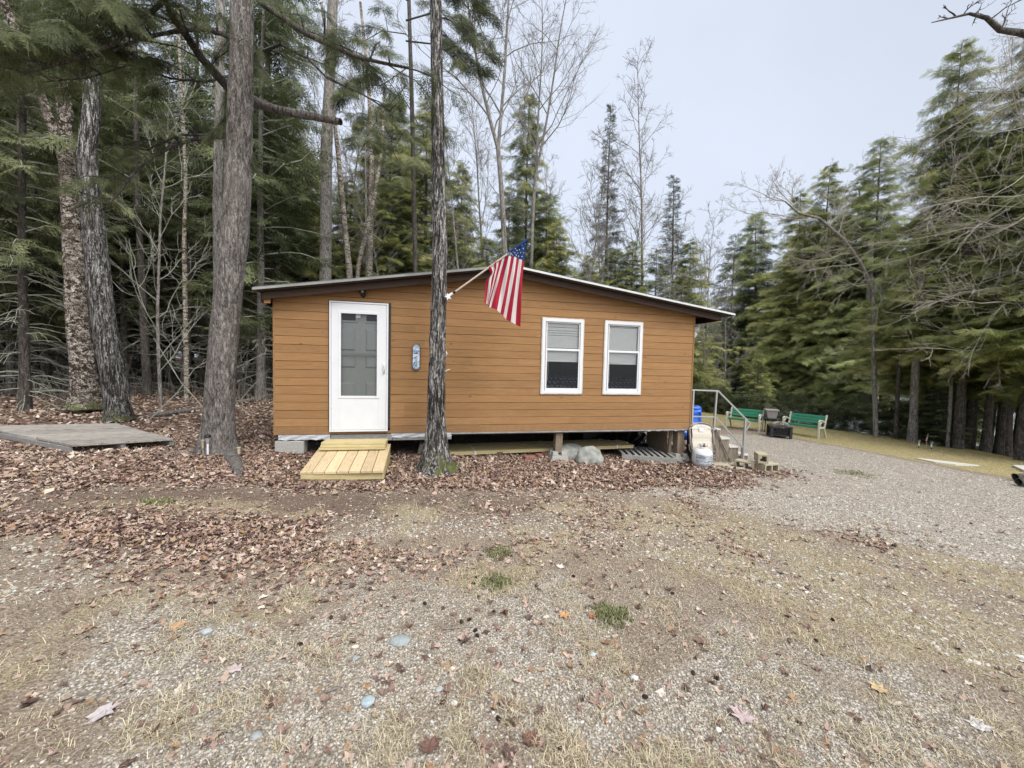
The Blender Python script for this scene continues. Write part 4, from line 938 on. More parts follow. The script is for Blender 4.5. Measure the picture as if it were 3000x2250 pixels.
# ------------------------------------------------------------------ benches
def bench():
    t = thing('park_bench', (0, 0, 0), '', 'bench')
    L_ = 1.24
    for i, (z, y) in enumerate(((.50, .27), (.60, .295), (.70, .32))):
        b = MB(); b.box((0, y+.02, z+.03), (L_-.07, .02, .088), Matrix.Rotation(R(-12), 3, 'X')); b.build('back_slat', MAT['green'], t, bevel=.006)
    for i, y in enumerate((-.19, -.09, .01, .11, .2)):
        b = MB(); b.box((0, y, .41-.02*(i/4)+(-.015 if i == 0 else 0)), (L_-.07, .088, .02) if i else (L_-.07, .024, .085)); b.build('seat_slat', MAT['green'], t, bevel=.006)
    for sx in (-1, 1):
        x = sx*(L_/2)
        b = MB(); wd = .055
        def fl(pts, w2): 
            pts = np.array(pts, float); 
            for a, c in zip(pts[:-1], pts[1:]):
                d = c-a; l_ = np.linalg.norm(d); d /= l_; b.box((a+c)/2, (wd, l_+.02, w2), np.array([[1, 0, 0], d, np.cross([1, 0, 0], d)]).T)
        fl([[x, -.23, 0], [x, -.245, .3], [x, -.235, .60]], .05)
        fl([[x, -.24, .6], [x, -.15, .645], [x, 0, .63], [x, .16, .56], [x, .28, .55]], .035)
        fl([[x, .22, .38], [x, .30, .62], [x, .36, .80]], .045)
        fl([[x, .36, 0], [x, .30, .12], [x, .22, .26], [x, .12, .36]], .05)
        fl([[x, -.23, .38], [x, .22, .36]], .05)
        fl([[x, -.1, .40], [x, -.14, .5], [x, -.03, .6]], .02)
        b.build('end_frame', MAT['cream'], t, bevel=.006)
    return t
B1 = bench(); B2 = copy_tree(B1)
for o, c, a, lb in ((B1, (12.7, 4.25), R(-60), 'green slatted bench with cream frame, behind the stair rail'), (B2, (13.85, 3.15), R(-72), 'green slatted bench with cream frame, right of the fire pit')):
    o.location = (c[0], c[1], g1(*c)); o.rotation_euler = (0, 0, a); o.scale = (.78, .84, .86); tag(o, lb, 'bench', 'green benches by the fire pit')
# fire pit, table, planter
fc = (12.72, 2.95); fz = g1(*fc); A_ = R(-35)
t = thing('fire_pit', (*fc, fz), 'square black metal fire pit with domed mesh lid, between the benches', 'fire pit'); t.rotation_euler = (0, 0, A_); t.scale = (.84, .84, .84)
def loc(b_name, b, mat, par, **k):
    o = b.build(b_name, mat, None, **k); o.parent = par; return o
for sx in (-1, 1):
    for sy in (-1, 1):
        b = MB(); b.box((sx*.285, sy*.285, .2), (.085, .085, .40)); loc('leg', b, MAT['darkmetal'], t, bevel=.008)
b = MB()
for r_ in range(4):
    M3 = rotz(r_*math.pi/2)
    for (x0, x1, z0, z1) in ((-.25, .25, .33, .37), (-.25, .25, .08, .12)):
        b.box(M3 @ np.array([(x0+x1)/2, -.285, (z0+z1)/2]), (x1-x0, .03, z1-z0), M3)
    for i in range(9):
        cx = -.2+i*.05; b.box(M3 @ np.array([cx, -.285, .225]), (.016, .016, .23), M3 @ np.array(Matrix.Rotation(R(32 if i % 2 else -32), 3, 'Y')))
loc('side_panel', b, MAT['darkmetal'], t)
b = MB(); b.box((0, 0, .2), (.5, .5, .2)); loc('firebowl', b, MAT['black'], t)
b = MB(); b.box((0, 0, .405), (.68, .68, .025)); loc('rim', b, MAT['darkmetal'], t, bevel=.005)
b = MB()
for k_ in range(16):
    a = k_*math.pi/16; tt = np.linspace(-1, 1, 13); b.tube(np.c_[np.cos(a)*tt*.31, np.sin(a)*tt*.31, .42+.13*np.sqrt(np.clip(1-tt**2, 0, 1))], .004 if k_ % 4 else .009, 4)
for r_ in (.12, .2, .27): 
    aa = np.linspace(0, 6.283, 25); b.tube(np.c_[np.cos(aa)*r_, np.sin(aa)*r_, np.full(25, .42+.13*math.sqrt(1-(r_/.31)**2))], .004, 4, False)
loc('mesh_lid', b, MAT['bronze'], t)
tc_ = (13.25, 3.75); tz_ = g1(*tc_)
t = thing('side_table', (*tc_, tz_), 'small black patio table holding the planter, behind the fire pit', 'table'); t.rotation_euler = (0, 0, A_)
b = MB(); b.box((0, 0, .46), (.42, .42, .02)); loc('table_top', b, MAT['darkmetal'], t, bevel=.004)
for sx in (-1, 1):
    for sy in (-1, 1):
        b = MB(); b.box((sx*.19, sy*.19, .225), (.025, .025, .45)); loc('leg', b, MAT['black'], t)
t = thing('planter', (*tc_, tz_+.47), 'taupe square planter pot with bare stems, on the black table', 'planter'); t.rotation_euler = (0, 0, A_)
def frus(b, z0, z1, a, c):
    b.hexa([[-a, -a, z0], [a, -a, z0], [a, a, z0], [-a, a, z0], [-c, -c, z1], [c, -c, z1], [c, c, z1], [-c, c, z1]])
b = MB(); frus(b, 0, .24, .115, .16); loc('pot', b, MAT['planter'], t, bevel=.01)
b = MB(); frus(b, .24, .285, .185, .19); loc('rim', b, MAT['planter'], t, bevel=.008)
b = MB()
for i in range(14): x, y = rng.uniform(-.14, .14, 2); b.tube([[x, y, .28], [x+.02, y, .33], [x+rng.uniform(-.04, .04), y, .35]], .004, 4)
tag(loc('stems', b, MAT['twig'], t), kind='stuff')
# blue tarp covered grill
gp = (9.62, 3.0); gzv = g1(*gp)
bmv, bmf = bmesh_ico(5)
v = np.sign(bmv)*np.abs(bmv)**.28; v = v/np.abs(v).max(); v = v*np.array([.25, .25, .45])
v[:, :2] *= (1+.28*sst(-.02, -.1, v[:, 2:3]*1.0) if False else 1+.28*(v[:, 2:3] < -.08))*(1+.10*np.clip(-v[:, 2:3]-.1, 0, 1)*2); ang_ = np.arctan2(v[:, 1], v[:, 0])
v[:, :2] *= (1+.05*np.sin(ang_*9+v[:, 2]*6)*np.clip(.3-v[:, 2], 0, .6)+.02*np.sin(ang_*17))[:, None]; v += (np.abs(vn(v*9, 5)-.5)[:, None]*np.array([.16, .16, .05])-.03)+(vn(v*22, 9)-.5)[:, None]*.025
b = MB(); b.add(v+np.array([*gp, gzv+.46]), bmf)
tag(b.build('covered_grill', MAT['tarpblue'], smooth=True, loc=(*gp, gzv)), 'grill wrapped in a bright blue tarp behind the stair rail', 'covered grill')

# ================================================================== TREES
def spray(seed, nt=9, wide=.55, w=.03, sub=2):
    """flat drooping conifer spray of unit length: twigs as thin blades"""
    r_ = np.random.default_rng(seed); V = []; 
    def blade(p, d, L, wd):
        d = d/np.linalg.norm(d); n_ = np.array([-d[1], d[0], 0])*wd/2
        V.extend([p-n_*.6, p+n_*.6, p+d*L+np.array([0, 0, -.12*L])]); V.extend([p-n_*1.1+d*L*.35, p+n_*1.1+d*L*.35, p+d*L*.98+np.array([0, 0, -.16*L])])
    for i in range(nt):
        t = .06+.9*i/nt
        for sd in (-1, 1):
            a = sd*R(r_.uniform(38, 62)); L = wide*(1-.72*t)*r_.uniform(.7, 1.15); d = np.array([math.cos(a), math.sin(a), r_.uniform(-.25, .15)])
            p = np.array([t, 0, 0]); blade(p, d, L, w)
            for j in range(sub):
                tt = (j+1)/(sub+1.3); q = p+d*L*tt; a2 = a+(-1)**j*R(r_.uniform(30, 50)); blade(q, np.array([math.cos(a2), math.sin(a2), r_.uniform(-.3, .1)]), L*.42*(1.1-tt), w*.8)
    blade(np.array([.2, 0, 0]), np.array([1, 0, 0]), .85, w*1.3)
    V = np.array(V); V[:, 2] -= .22*V[:, 0]**2
    return V
SPR_HI = [spray(i, 12, .5, .017, 4) for i in range(3)]
SPR_LO = [spray(10+i, 9, .62, .028, 3) for i in range(3)]
SPR_XS = [spray(20+i, 8, .62, .042, 2) for i in range(3)]
def place_sprays(mb, P, D, U, S_, tm, rnd):
    """P pos, D dir, U approx up, S_ scale (n,3 = length,width,height)"""
    P = np.array(P); D = np.array(D, float); D /= np.linalg.norm(D, axis=1)[:, None]+1e-9
    U = np.array(U, float); Sd = np.cross(U, D); Sd /= np.linalg.norm(Sd, axis=1)[:, None]+1e-9; U = np.cross(D, Sd)
    S_ = np.array(S_); rnd = np.array(rnd); ch = rng.integers(0, len(tm), len(P))
    for k in range(len(tm)):
        m = ch == k
        if not m.any(): continue
        T = tm[k]
        W = P[m][:, None]+(T[None, :, 0:1]*D[m][:, None]+T[None, :, 1:2]*Sd[m][:, None]+T[None, :, 2:3]*U[m][:, None])*S_[m][:, None, None]
        n = m.sum(); F = np.arange(n*len(T)).reshape(-1, 3)
        rr = np.repeat(rnd[m], len(T)//3)+rng.uniform(-.14, .14, n*len(T)//3)
        mb.add(W.reshape(-1, 3), F, np.clip(rr, 0, 1))
def limb_curve(p, az, L, rise, droop, n=6):
    t = np.linspace(0, 1, n); d = np.array([math.cos(az), math.sin(az)])
    x = p[0]+d[0]*L*t; y = p[1]+d[1]*L*t; z = p[2]+L*(rise*t-droop*t*t)
    w = L*.03; return np.c_[x+w*rng.normal(0, 1, n)*t, y+w*rng.normal(0, 1, n)*t, z+w*rng.normal(0, 1, n)*t]
def conifer(seed, H=14, r0=.17, cs=.15, cr=2.4, nb=110, tm=SPR_LO, kind='hemlock', sps=9, dead=0, shape=.62, dens=1.0, ss=.34, mats=('bark_dark', 'hemlock', 'deadtwig')):
    global rng
    keep = rng; rng = np.random.default_rng(seed)
    tr = MB(); zz = np.linspace(-.3, H, 16); lean = rng.normal(0, .012, 2)
    cx = lean[0]*zz+.04*np.sin(zz*.5+seed); cy = lean[1]*zz+.04*np.cos(zz*.4+seed)
    rad = r0*(1-zz/H*.96).clip(.03, 1.1); rad[0] *= 1.4; rad[1] *= 1.06
    tr.tube(np.c_[cx, cy, zz], rad, 10)
    lm = MB(); cw = MB(); P, D, U, S_, Rn = [], [], [], [], []
    for i in range(nb):
        f = (i+rng.random())/nb; h = min(H*.99, H*(cs+(1-cs)*f**1.05)+rng.normal(0, .12)); t = (h/H-cs)/(1-cs)
        prof = (1-t)**shape*(.55+.45*min(1, t*6)) if kind == 'hemlock' else (1-t)**1.05*min(1, .5+t*5)
        if kind == 'hemlock': prof *= .62+.75*vn(np.array([math.cos(i*2.399)*1.3+seed, math.sin(i*2.399)*1.3, h*.45]), seed)
        L = cr*prof*rng.uniform(.5, 1.3)+.15
        az = i*2.399+rng.uniform(-.5, .5); px, py = np.interp(h, zz, cx), np.interp(h, zz, cy)
        rise = rng.uniform(-.05, .5) if kind == 'hemlock' else rng.uniform(.25, .5)-(1-t)*.35
        dr = rng.uniform(.15, .5) if kind == 'hemlock' else rng.uniform(.05, .25)
        c = limb_curve((px, py, h), az, L, rise, dr)
        lm.tube(c, np.linspace(.012+L*.008, .004, len(c)), 3, False)
        tone = np.clip(rng.normal(.5, .2), 0, 1)
        k_ = max(3, int(sps*dens*(.35+L/cr)))
        for j in range(k_):
            s = .12+.88*(j+rng.random())/k_; q = np.array([np.interp(s, np.linspace(0, 1, len(c)), c[:, a]) for a in range(3)])
            tg_ = c[-1]-c[0]; tg_ = tg_/np.linalg.norm(tg_); sd = (-1)**j*R(rng.uniform(20, 70))
            d = np.array([tg_[0]*math.cos(sd)-tg_[1]*math.sin(sd), tg_[0]*math.sin(sd)+tg_[1]*math.cos(sd), tg_[2]+rng.uniform(-.55, .45)])
            P.append(q); D.append(d); U.append([rng.normal(0, .8), rng.normal(0, .8), 1]); S_.append((ss*L**.5)*(1.15-.6*s)*rng.uniform(.45, 1.25)+.10); Rn.append(tone+.6*(s-.6)+rng.normal(0, .1))  # lighter tips, darker inner sprays: the crown's inner shade put into the tone
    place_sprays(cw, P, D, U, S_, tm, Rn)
    if dead:
        for i in range(dead):
            h = rng.uniform(.3, H*cs*1.6); az = rng.uniform(0, 6.28); L = rng.uniform(.5, 1.9)
            px, py = np.interp(h, zz, cx), np.interp(h, zz, cy); c = limb_curve((px, py, h), az, L, rng.uniform(-.1, .25), rng.uniform(.1, .5))
            lm.tube(c, np.linspace(.012, .004, len(c)), 3, False)
            for j in range(5):
                s = rng.uniform(.25, 1); q = np.array([np.interp(s, np.linspace(0, 1, len(c)), c[:, a]) for a in range(3)])
                c2 = limb_curve(q, az+rng.uniform(-1.1, 1.1), L*rng.uniform(.2, .5), rng.uniform(-.1, .1), rng.uniform(.2, .7), 4); lm.tube(c2, .0045, 3, False)
    rng = keep
    return tr, lm, cw, mats
def mk_tree(name, parts, label, cat, group=None, names=('trunk', 'limbs', 'crown')):
    t = thing(name, (0, 0, 0), label, cat, group); tr, lm, cw, mats = parts
    tr.build(names[0], MAT[mats[0]], t, smooth=True); lm.build(names[1], MAT[mats[2]], t)
    if cw is not None and cw.n: cw.build(names[2], MAT[mats[1]], t)
    t['_used'] = 0
    return t
def put(proto, x, y, s=1.0, rot=0.0, label=None, group=None, z=None, tilt=(0, 0), sz=None):
    o = proto if not proto['_used'] else copy_tree(proto)
    proto['_used'] = 1
    o.location = (x, y, (g1(x, y) if z is None else z)-.05); o.rotation_euler = (tilt[0], tilt[1], rot); o.scale = (s, s, s if sz is None else sz)
    o['label'] = label
    if group: o['group'] = group
    elif 'group' in o: del o['group']
    return o
def bare(seed, H=15, r0=.11, lean=(0, 0), fork=.5, nb=26, up=.75, spread=.38, twr=.006, mats=('bark_grey', None, 'twig'), lvl3=7, crook=.05, first=.35):
    """leafless tree: wavy trunk, ascending branches, two further orders of twigs"""
    r_ = np.random.default_rng(seed)
    tr = MB(); lm = MB()
    def br(p, d, L, r, n, wob, upw):
        pts = [np.array(p, float)]; d = np.array(d, float); d /= np.linalg.norm(d)
        for i in range(n):
            d = d+r_.normal(0, wob, 3)+np.array([0, 0, upw]); d /= np.linalg.norm(d); pts.append(pts[-1]+d*L/n)
        return np.array(pts), d
    def at(c, s): return np.array([np.interp(s, np.linspace(0, 1, len(c)), c[:, a]) for a in range(3)])
    tops = []
    base, d = br((0, 0, -.2), (lean[0], lean[1], 1), H*(fork if fork < 1 else 1), r0, 9, crook*.6, .02)
    if fork < 1:
        tr.tube(base, np.linspace(r0, r0*.72, len(base)), 9)
        for k in range(2):
            a = r_.uniform(0, 3.14)+k*3.14; c, _ = br(base[-1]-d*.05, d+np.array([math.cos(a), math.sin(a), 0])*.2, H*(1-fork), r0*.6, 9, crook, .05); tr.tube(c, np.linspace(r0*.6, r0*.08, len(c)), 7); tops.append((c, r0*.6))
        tops.append((base, r0))
    else:
        tr.tube(base, np.linspace(r0, r0*.06, len(base)), 9); tops.append((base, r0))
    for ti, (c, rr) in enumerate(tops):
        n1 = nb if len(tops) == 1 else (nb//2 if ti < 2 else nb//5)
        Lt = np.linalg.norm(c[-1]-c[0])
        for i in range(n1):
            lo = first if (len(tops) == 1 or ti == 2) else .04
            s = lo+(1-lo)*(i+r_.random())/n1; s = min(s, .99); p = at(c, s); tg_ = at(c, min(1, s+.05))-at(c, s-.05); tg_ /= np.linalg.norm(tg_); az = i*2.399+r_.uniform(-.6, .6)
            L = H*spread*(1-.72*s if len(tops) == 1 else (.95-.75*s))*r_.uniform(.55, 1.05)
            dd = tg_*up+np.array([math.cos(az), math.sin(az), 0])*r_.uniform(.6, .95)
            b1, _ = br(p, dd, L, 0, 8, .13, .06); r1 = max(.008, r0*.30*(L/(H*spread))**.8); lm.tube(b1, np.linspace(r1, twr*.8, len(b1)), 5, False)
            for j in range(max(3, int(4+L*2.2))):
                s2 = r_.uniform(.18, .98); p2 = at(b1, s2); t2 = at(b1, min(1, s2+.08))-at(b1, max(0, s2-.08)); t2 /= np.linalg.norm(t2)+1e-9
                L2 = L*(.5-.35*s2)*r_.uniform(.6, 1.2)+.12; b2, _ = br(p2, t2*.8+r_.normal(0, .55, 3), L2, 0, 5, .2, .05); lm.tube(b2, np.linspace(max(twr, r1*.4), twr*.6, len(b2)), 3, False)
                for q in range(lvl3):
                    s3 = r_.uniform(.2, 1); p3 = at(b2, s3); b3, _ = br(p3, (b2[-1]-b2[0])/(L2+1e-6)+r_.normal(0, .6, 3), L2*.4*r_.uniform(.5, 1.2)+.05, 0, 2, .2, .03); lm.tube(b3, np.linspace(twr*.75, twr*.45, len(b3)), 3, False)
    return tr, lm, None, mats

# ---- hero trunks: knobbly bark built into the surface
def hero_trunk(path, n=56, m=150, seed=1, amp=.02, ridge=16, vs=1.2, flare=None):
    """path rows: x y z radius"""
    path = np.array(path, float); s = np.concatenate([[0], np.cumsum(np.linalg.norm(np.diff(path[:, :3], axis=0), axis=1))])
    t = np.linspace(0, s[-1], m)
    def sm(col):
        v = np.interp(t, s, path[:, col]); k = 7; return np.convolve(np.pad(v, k//2, 'edge'), np.ones(k)/k, 'valid')
    P = np.c_[sm(0), sm(1), sm(2)]; rad = sm(3); an = np.arange(n)*2*np.pi/n
    A, T = np.meshgrid(an, t)
    q = np.stack([np.cos(A)*ridge/6.28, np.sin(A)*ridge/6.28, T*vs], -1)
    d = (np.abs(vn(q*1.0, seed)-.5)*2*.6+(vn(q*2.3, seed+3)-.5)*.8)*amp
    d += (vn(np.stack([np.cos(A)*1.2, np.sin(A)*1.2, T*.6], -1), seed+9)-.5)*rad[:, None]*.12
    if flare is not None:
        for a0, h, k, wd in flare: d += rad[:, None]*k*np.exp(-(T/h)**1.3)*np.exp(-((np.angle(np.exp(1j*(A-a0))))/wd)**2)
    b = MB(); b.tube(P, rad, n, False, disp=d); return b, P, rad
def path_uv(rows, y):
    out = []
    for u, v, wpx in rows:
        p = PY(u, v, y); dep = (p-CAM)@_fw; hd_ = np.linalg.norm((p-CAM)[:2]); out.append([*p, wpx/2/CF*dep*min(1, dep/hd_)*.96])
    return out
def fol(cw, c, n, size, tm, side=(15, 75), tone=.35, lo=.15, drop=.25, jit=.0):
    """hang sprays along a limb polyline"""
    P, D, U, S_, Rn = [], [], [], [], []; L = len(c); ts = np.linspace(0, 1, L)
    for j in range(n):
        s = lo+(1-lo)*rng.random(); q = np.array([np.interp(s, ts, c[:, a]) for a in range(3)]); e = np.array([np.interp(min(1, s+.08), ts, c[:, a]) for a in range(3)])-np.array([np.interp(max(0, s-.08), ts, c[:, a]) for a in range(3)])
        e /= np.linalg.norm(e)+1e-9; sd = (-1)**j*R(rng.uniform(*side)); ee = np.array([e[0]*math.cos(sd)-e[1]*math.sin(sd), e[0]*math.sin(sd)+e[1]*math.cos(sd), e[2]-rng.uniform(0, drop)])
        P.append(q+rng.normal(0, jit, 3)); D.append(ee); U.append([rng.normal(0, .3), rng.normal(0, .3), 1]); S_.append(size*rng.uniform(.6, 1.25)*(1.1-.45*s)); Rn.append(tone+rng.normal(0, .14))
    place_sprays(cw, P, D, U, S_, tm, Rn)
def boughs(lm, cw, root, L, n, size, nsp, tm, az0=None, rise=(-.05, .3), tone=.35, spread=1.0, r=.012):
    """sub-boughs from a limb polyline, each carrying sprays"""
    ts = np.linspace(0, 1, len(root))
    for i in range(n):
        s = .2+.8*(i+rng.random())/n; q = np.array([np.interp(s, ts, root[:, a]) for a in range(3)]); e = root[-1]-root[0]
        az = math.atan2(e[1], e[0])+(-1)**i*rng.uniform(.35, 1.1)*spread
        c = limb_curve(q, az, L*rng.uniform(.5, 1.15)*(1.1-.5*s), rng.uniform(*rise), rng.uniform(.25, .6)); lm.tube(c, np.linspace(r, .004, len(c)), 4, False)
        fol(cw, c, nsp, size, tm, tone=tone+rng.normal(0, .1))

# big spruce at the left of the cabin
yb = .02
rows = [(645, 1345, 130), (640, 1310, 104), (641, 1250, 94), (646, 1140, 92), (656, 1000, 91), (670, 850, 88), (689, 700, 86), (694, 618, 85), (700, 450, 83), (706, 250, 77), (709, 0, 70), (711, -250, 62), (712, -700, 48)]
t = thing('spruce_tree', PY(645, 1335, yb), 'big grey-brown spruce with flaring roots and a sawn-off limb, left of the cabin', 'tree')
hb, HP, HR = hero_trunk([*path_uv(rows, yb)], 64, 260, 3, .022, 26, 2.6, [(-1.2, .30, .55, .45), (-2.6, .3, .4, .4), (.2, .25, .35, .5), (2.2, .3, .5, .5)])
hb.build('trunk', MAT['bark_spruce'], t, smooth=True)
b = MB()
for pts, rr in (([(672, 1335, yb-.3), (688, 1352, yb-.52), (697, 1376, yb-.72), (701, 1402, yb-.9)], [.10, .085, .07, .03]), ([(610, 1325, yb-.25), (580, 1330, yb-.3), (545, 1338, yb-.35), (500, 1347, yb-.4)], [.07, .05, .035, .02])):
    p = []
    for (u, v, y) in pts: q = PG(u, v+2); p.append([q[0], q[1], g1(q[0], q[1])+.015])
    b.tube(p, rr, 8)
b.build('root', MAT['bark_spruce'], t, smooth=True)
lm = MB()
stub = [PD(735, 292, 6.5), PD(775, 312, 6.35), PD(830, 326, 6.2), PD(900, 338, 6.05), PD(960, 350, 5.95), PD(1003, 358, 5.9)]
lb_, _, _ = hero_trunk([[*p, r_] for p, r_ in zip(stub, (.085, .068, .062, .056, .05, .046))], 16, 60, 8, .012, 6, 5); lb_.build('sawn_limb', MAT['bark_spruce'], t, smooth=True)
up1 = np.array([PD(680, 268, 6.5), PD(640, 225, 6.2), (PD(590, 170, 5.9)), PD(540, 95, 5.6), PD(500, 40, 5.4), PD(470, -40, 5.2), PD(430, -180, 5)])
arch = np.array([PD(680, 120, 6.6), PD(655, 100, 6.3), PD(600, 85, 6.0), PD(540, 88, 5.7), PD(470, 100, 5.4), PD(400, 118, 5.2), PD(330, 150, 5.0)])
low = np.array([PD(665, 400, 6.6), PD(620, 402, 6.4), PD(570, 408, 6.2), PD(500, 430, 6.0), PD(440, 465, 5.8), PD(390, 510, 5.6), PD(340, 575, 5.4), PD(290, 620, 5.3)])
low2 = np.array([PD(665, 400, 6.6), PD(590, 395, 6.3), PD(530, 395, 6.1), PD(480, 415, 5.9), PD(430, 440, 5.8), PD(370, 430, 5.7), PD(300, 455, 5.5)])
rt1 = np.array([PD(735, -40, 6.5), PD(760, 5, 6.1), PD(840, 60, 5.6), PD(900, 100, 5.3), PD(960, 130, 5.1), PD(1040, 165, 4.9), PD(1110, 182, 4.8), PD(1200, 200, 4.7)])
rt2 = np.array([PD(740, 160, 6.5), PD(775, 150, 6.2), PD(820, 130, 6.0), PD(900, 170, 5.8), PD(960, 230, 5.6), PD(1060, 275, 5.5), PD(1150, 330, 5.4)])
l3 = np.array([PD(690, -60, 6.4), PD(600, -60, 5.9), PD(480, 0, 5.4), PD(420, 60, 5.1), PD(330, 130, 4.9), PD(200, 180, 4.7), PD(60, 220, 4.6)])
l4 = np.array([PD(680, 220, 6.6), PD(600, 240, 6.2), PD(500, 230, 5.9), PD(380, 190, 5.6), PD(250, 230, 5.4), PD(120, 240, 5.2)])
cw = MB()
for c, r_ in ((up1, .075), (arch, .045), (low, .035), (low2, .022), (rt1, .05), (rt2, .026), (l3, .04), (l4, .022)):
    lm.tube(c, np.linspace(r_, r_*.3, len(c)), 8)
boughs(lm, cw, up1, 1.5, 9, .42, 18, SPR_HI, tone=.2)
boughs(lm, cw, arch, 1.3, 10, .42, 18, SPR_HI, tone=.22)
boughs(lm, cw, l3, 1.6, 16, .46, 22, SPR_HI, tone=.28)
boughs(lm, cw, l4, 1.4, 13, .44, 20, SPR_HI, tone=.32)
boughs(lm, cw, low, 1.0, 9, .38, 10, SPR_HI, tone=.45)
boughs(lm, cw, rt1, 1.1, 13, .36, 13, SPR_HI, tone=.2)
boughs(lm, cw, rt2, .8, 8, .32, 10, SPR_HI, tone=.22, rise=(-.1, .15))
for (u0, v0, u1, v1) in ((720, 60, 600, 210), (690, 20, 760, 150), (715, 215, 640, 330), (690, 330, 610, 400), (700, 120, 790, 230), (690, 410, 735, 470)):
    c = np.array([PD(u0, v0, 6.0), PD((u0+u1)/2, (v0+v1)/2-8, 5.85), PD(u1, v1, 5.7)]); lm.tube(c, [.014, .01, .005], 5); fol(cw, c, 26, .34, SPR_HI, tone=.25, lo=0)
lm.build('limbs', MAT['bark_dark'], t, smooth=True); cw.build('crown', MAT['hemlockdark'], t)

# maple in front of the wall
ym = -.74
rows = [(1277, 1385, 116), (1277, 1350, 92), (1277, 1310, 74), (1278, 1270, 60), (1278, 1200, 53), (1280, 1100, 50), (1282, 1000, 48), (1287, 850, 44), (1289, 700, 43), (1284, 550, 41), (1283, 400, 39), (1280, 200, 37), (1277, 0, 35), (1276, -300, 31), (1278, -700, 24)]
t = thing('maple_tree', PY(1277, 1375, ym), 'slim maple trunk with black and white fissured bark standing before the cabin wall', 'tree')
maple = t
hb, _, _ = hero_trunk(path_uv(rows, ym), 48, 300, 11, .020, 22, 2.2, [(-1.9, .14, .35, .4), (3.0, .2, .5, .4), (-.3, .14, .5, .4), (1.2, .2, .3, .5)])
hb.build('trunk', MAT['bark_maple'], t, smooth=True)
b = MB(); p = [PG(u, v) for u, v in ((1310, 1358), (1335, 1366), (1355, 1378), (1375, 1386))]; b.tube([[q[0], q[1], g1(q[0], q[1])+.01] for q in p], [.06, .045, .03, .015], 8)
p = [PG(u, v) for u, v in ((1255, 1358), (1235, 1366), (1218, 1372))]; b.tube([[q[0], q[1], g1(q[0], q[1])+.01] for q in p], [.06, .04, .02], 8)
b.build('root', MAT['bark_maple'], t, smooth=True)
b = MB(); c = PY(1306, 1088, ym-.02); b.tube([c, PY(1313, 1083, ym-.03), PY(1319, 1082, ym-.03)], [.012, .009, .003], 6); c = PY(1306, 1036, ym); b.tube([c+np.array([-.02, 0, -.05]), c+np.array([.012, 0, 0]), c+np.array([-.01, 0, .05])], [.01, .02, .008], 6); b.build('bark_flake', MAT['cream'], t)
def lod(b): return b
# trunk just behind the big spruce
rows = [(642, 1200, 34), (640, 850, 32), (637, 620, 31), (640, 450, 30), (644, 250, 28), (647, 0, 27), (650, -600, 20)]
t = thing('tree', PY(642, 1250, 2.2), 'straight grey trunk showing just behind the left edge of the big spruce', 'tree')
hb, _, _ = hero_trunk(path_uv(rows, 2.2), 24, 120, 5, .012, 10, 2); hb.build('trunk', MAT['bark_grey'], t, smooth=True)
# two old birches at left
for rows, y_, lb, sd in (([(252, 1200, 128), (250, 1165, 96), (242, 1050, 80), (232, 1000, 78), (226, 900, 74), (218, 760, 66), (206, 600, 58), (194, 420, 50), (185, 250, 44), (176, 120, 40), (168, 0, 36), (155, -250, 30)], 4.5, 'old birch with shaggy peeling bark and mossy foot, farther of the pair at left', 4),
                     ([(352, 1236, 96), (346, 1180, 80), (334, 1100, 84), (312, 1000, 82), (300, 900, 78), (285, 760, 74), (272, 640, 72), (255, 450, 62), (270, 300, 54), (262, 150, 50), (255, 0, 46), (250, -300, 38)], 3.2, 'leaning birch with grey and white plated bark, nearer of the pair at left', 14)):
    t = thing('birch_tree', PY(rows[0][0], rows[0][1], y_), lb, 'tree')
    hb, P_, R__ = hero_trunk(path_uv(rows, y_), 56, 240, sd, .03, 9, 4.0 if sd == 4 else 2.4, [(-1.5, .3, .5, .5), (.3, .3, .5, .5), (3.0, .3, .5, .5)])
    hb.build('trunk', MAT['bark_oldbirch'] if sd == 4 else MAT['bark_maple'], t, smooth=True)
    if sd == 4:
        b = MB(); c_ = [PY(205, 540, y_), PY(170, 420, y_-.2), PY(120, 280, y_-.4), PY(60, 120, y_-.6), PY(0, -20, y_-.8), PY(-90, -220, y_-1)]; b.tube(c_, [.09, .085, .08, .075, .065, .05], 14); b.build('limbs', MAT['bark_oldbirch'], t, smooth=True)
        b = MB(); P1, D1, U1, S1, N1 = [], [], [], [], []
        base = PG(265, 1185); n = 500; a = rng.uniform(-1.2, .6, n); r_ = rng.uniform(.2, .42, n); x = base[0]-.05+np.cos(a)*r_; y = base[1]+.35+np.sin(a)*r_; z = gz(x, y)+.25*np.clip(.55-r_, 0, 1)
        for i in range(n): P1.append([x[i], y[i], z[i]])
        V = np.array(P1); an = rng.uniform(0, 6.28, n); tri = np.stack([V-np.c_[np.cos(an), np.sin(an), an*0]*.012, V+np.c_[np.cos(an), np.sin(an), an*0]*.012, V+np.c_[rng.normal(0, .012, n), rng.normal(0, .012, n), np.full(n, .035)]], 1).reshape(-1, 3)
        b.add(tri, np.arange(3*n).reshape(n, 3), rng.random(n)); b.build('moss', MAT['moss'], t)

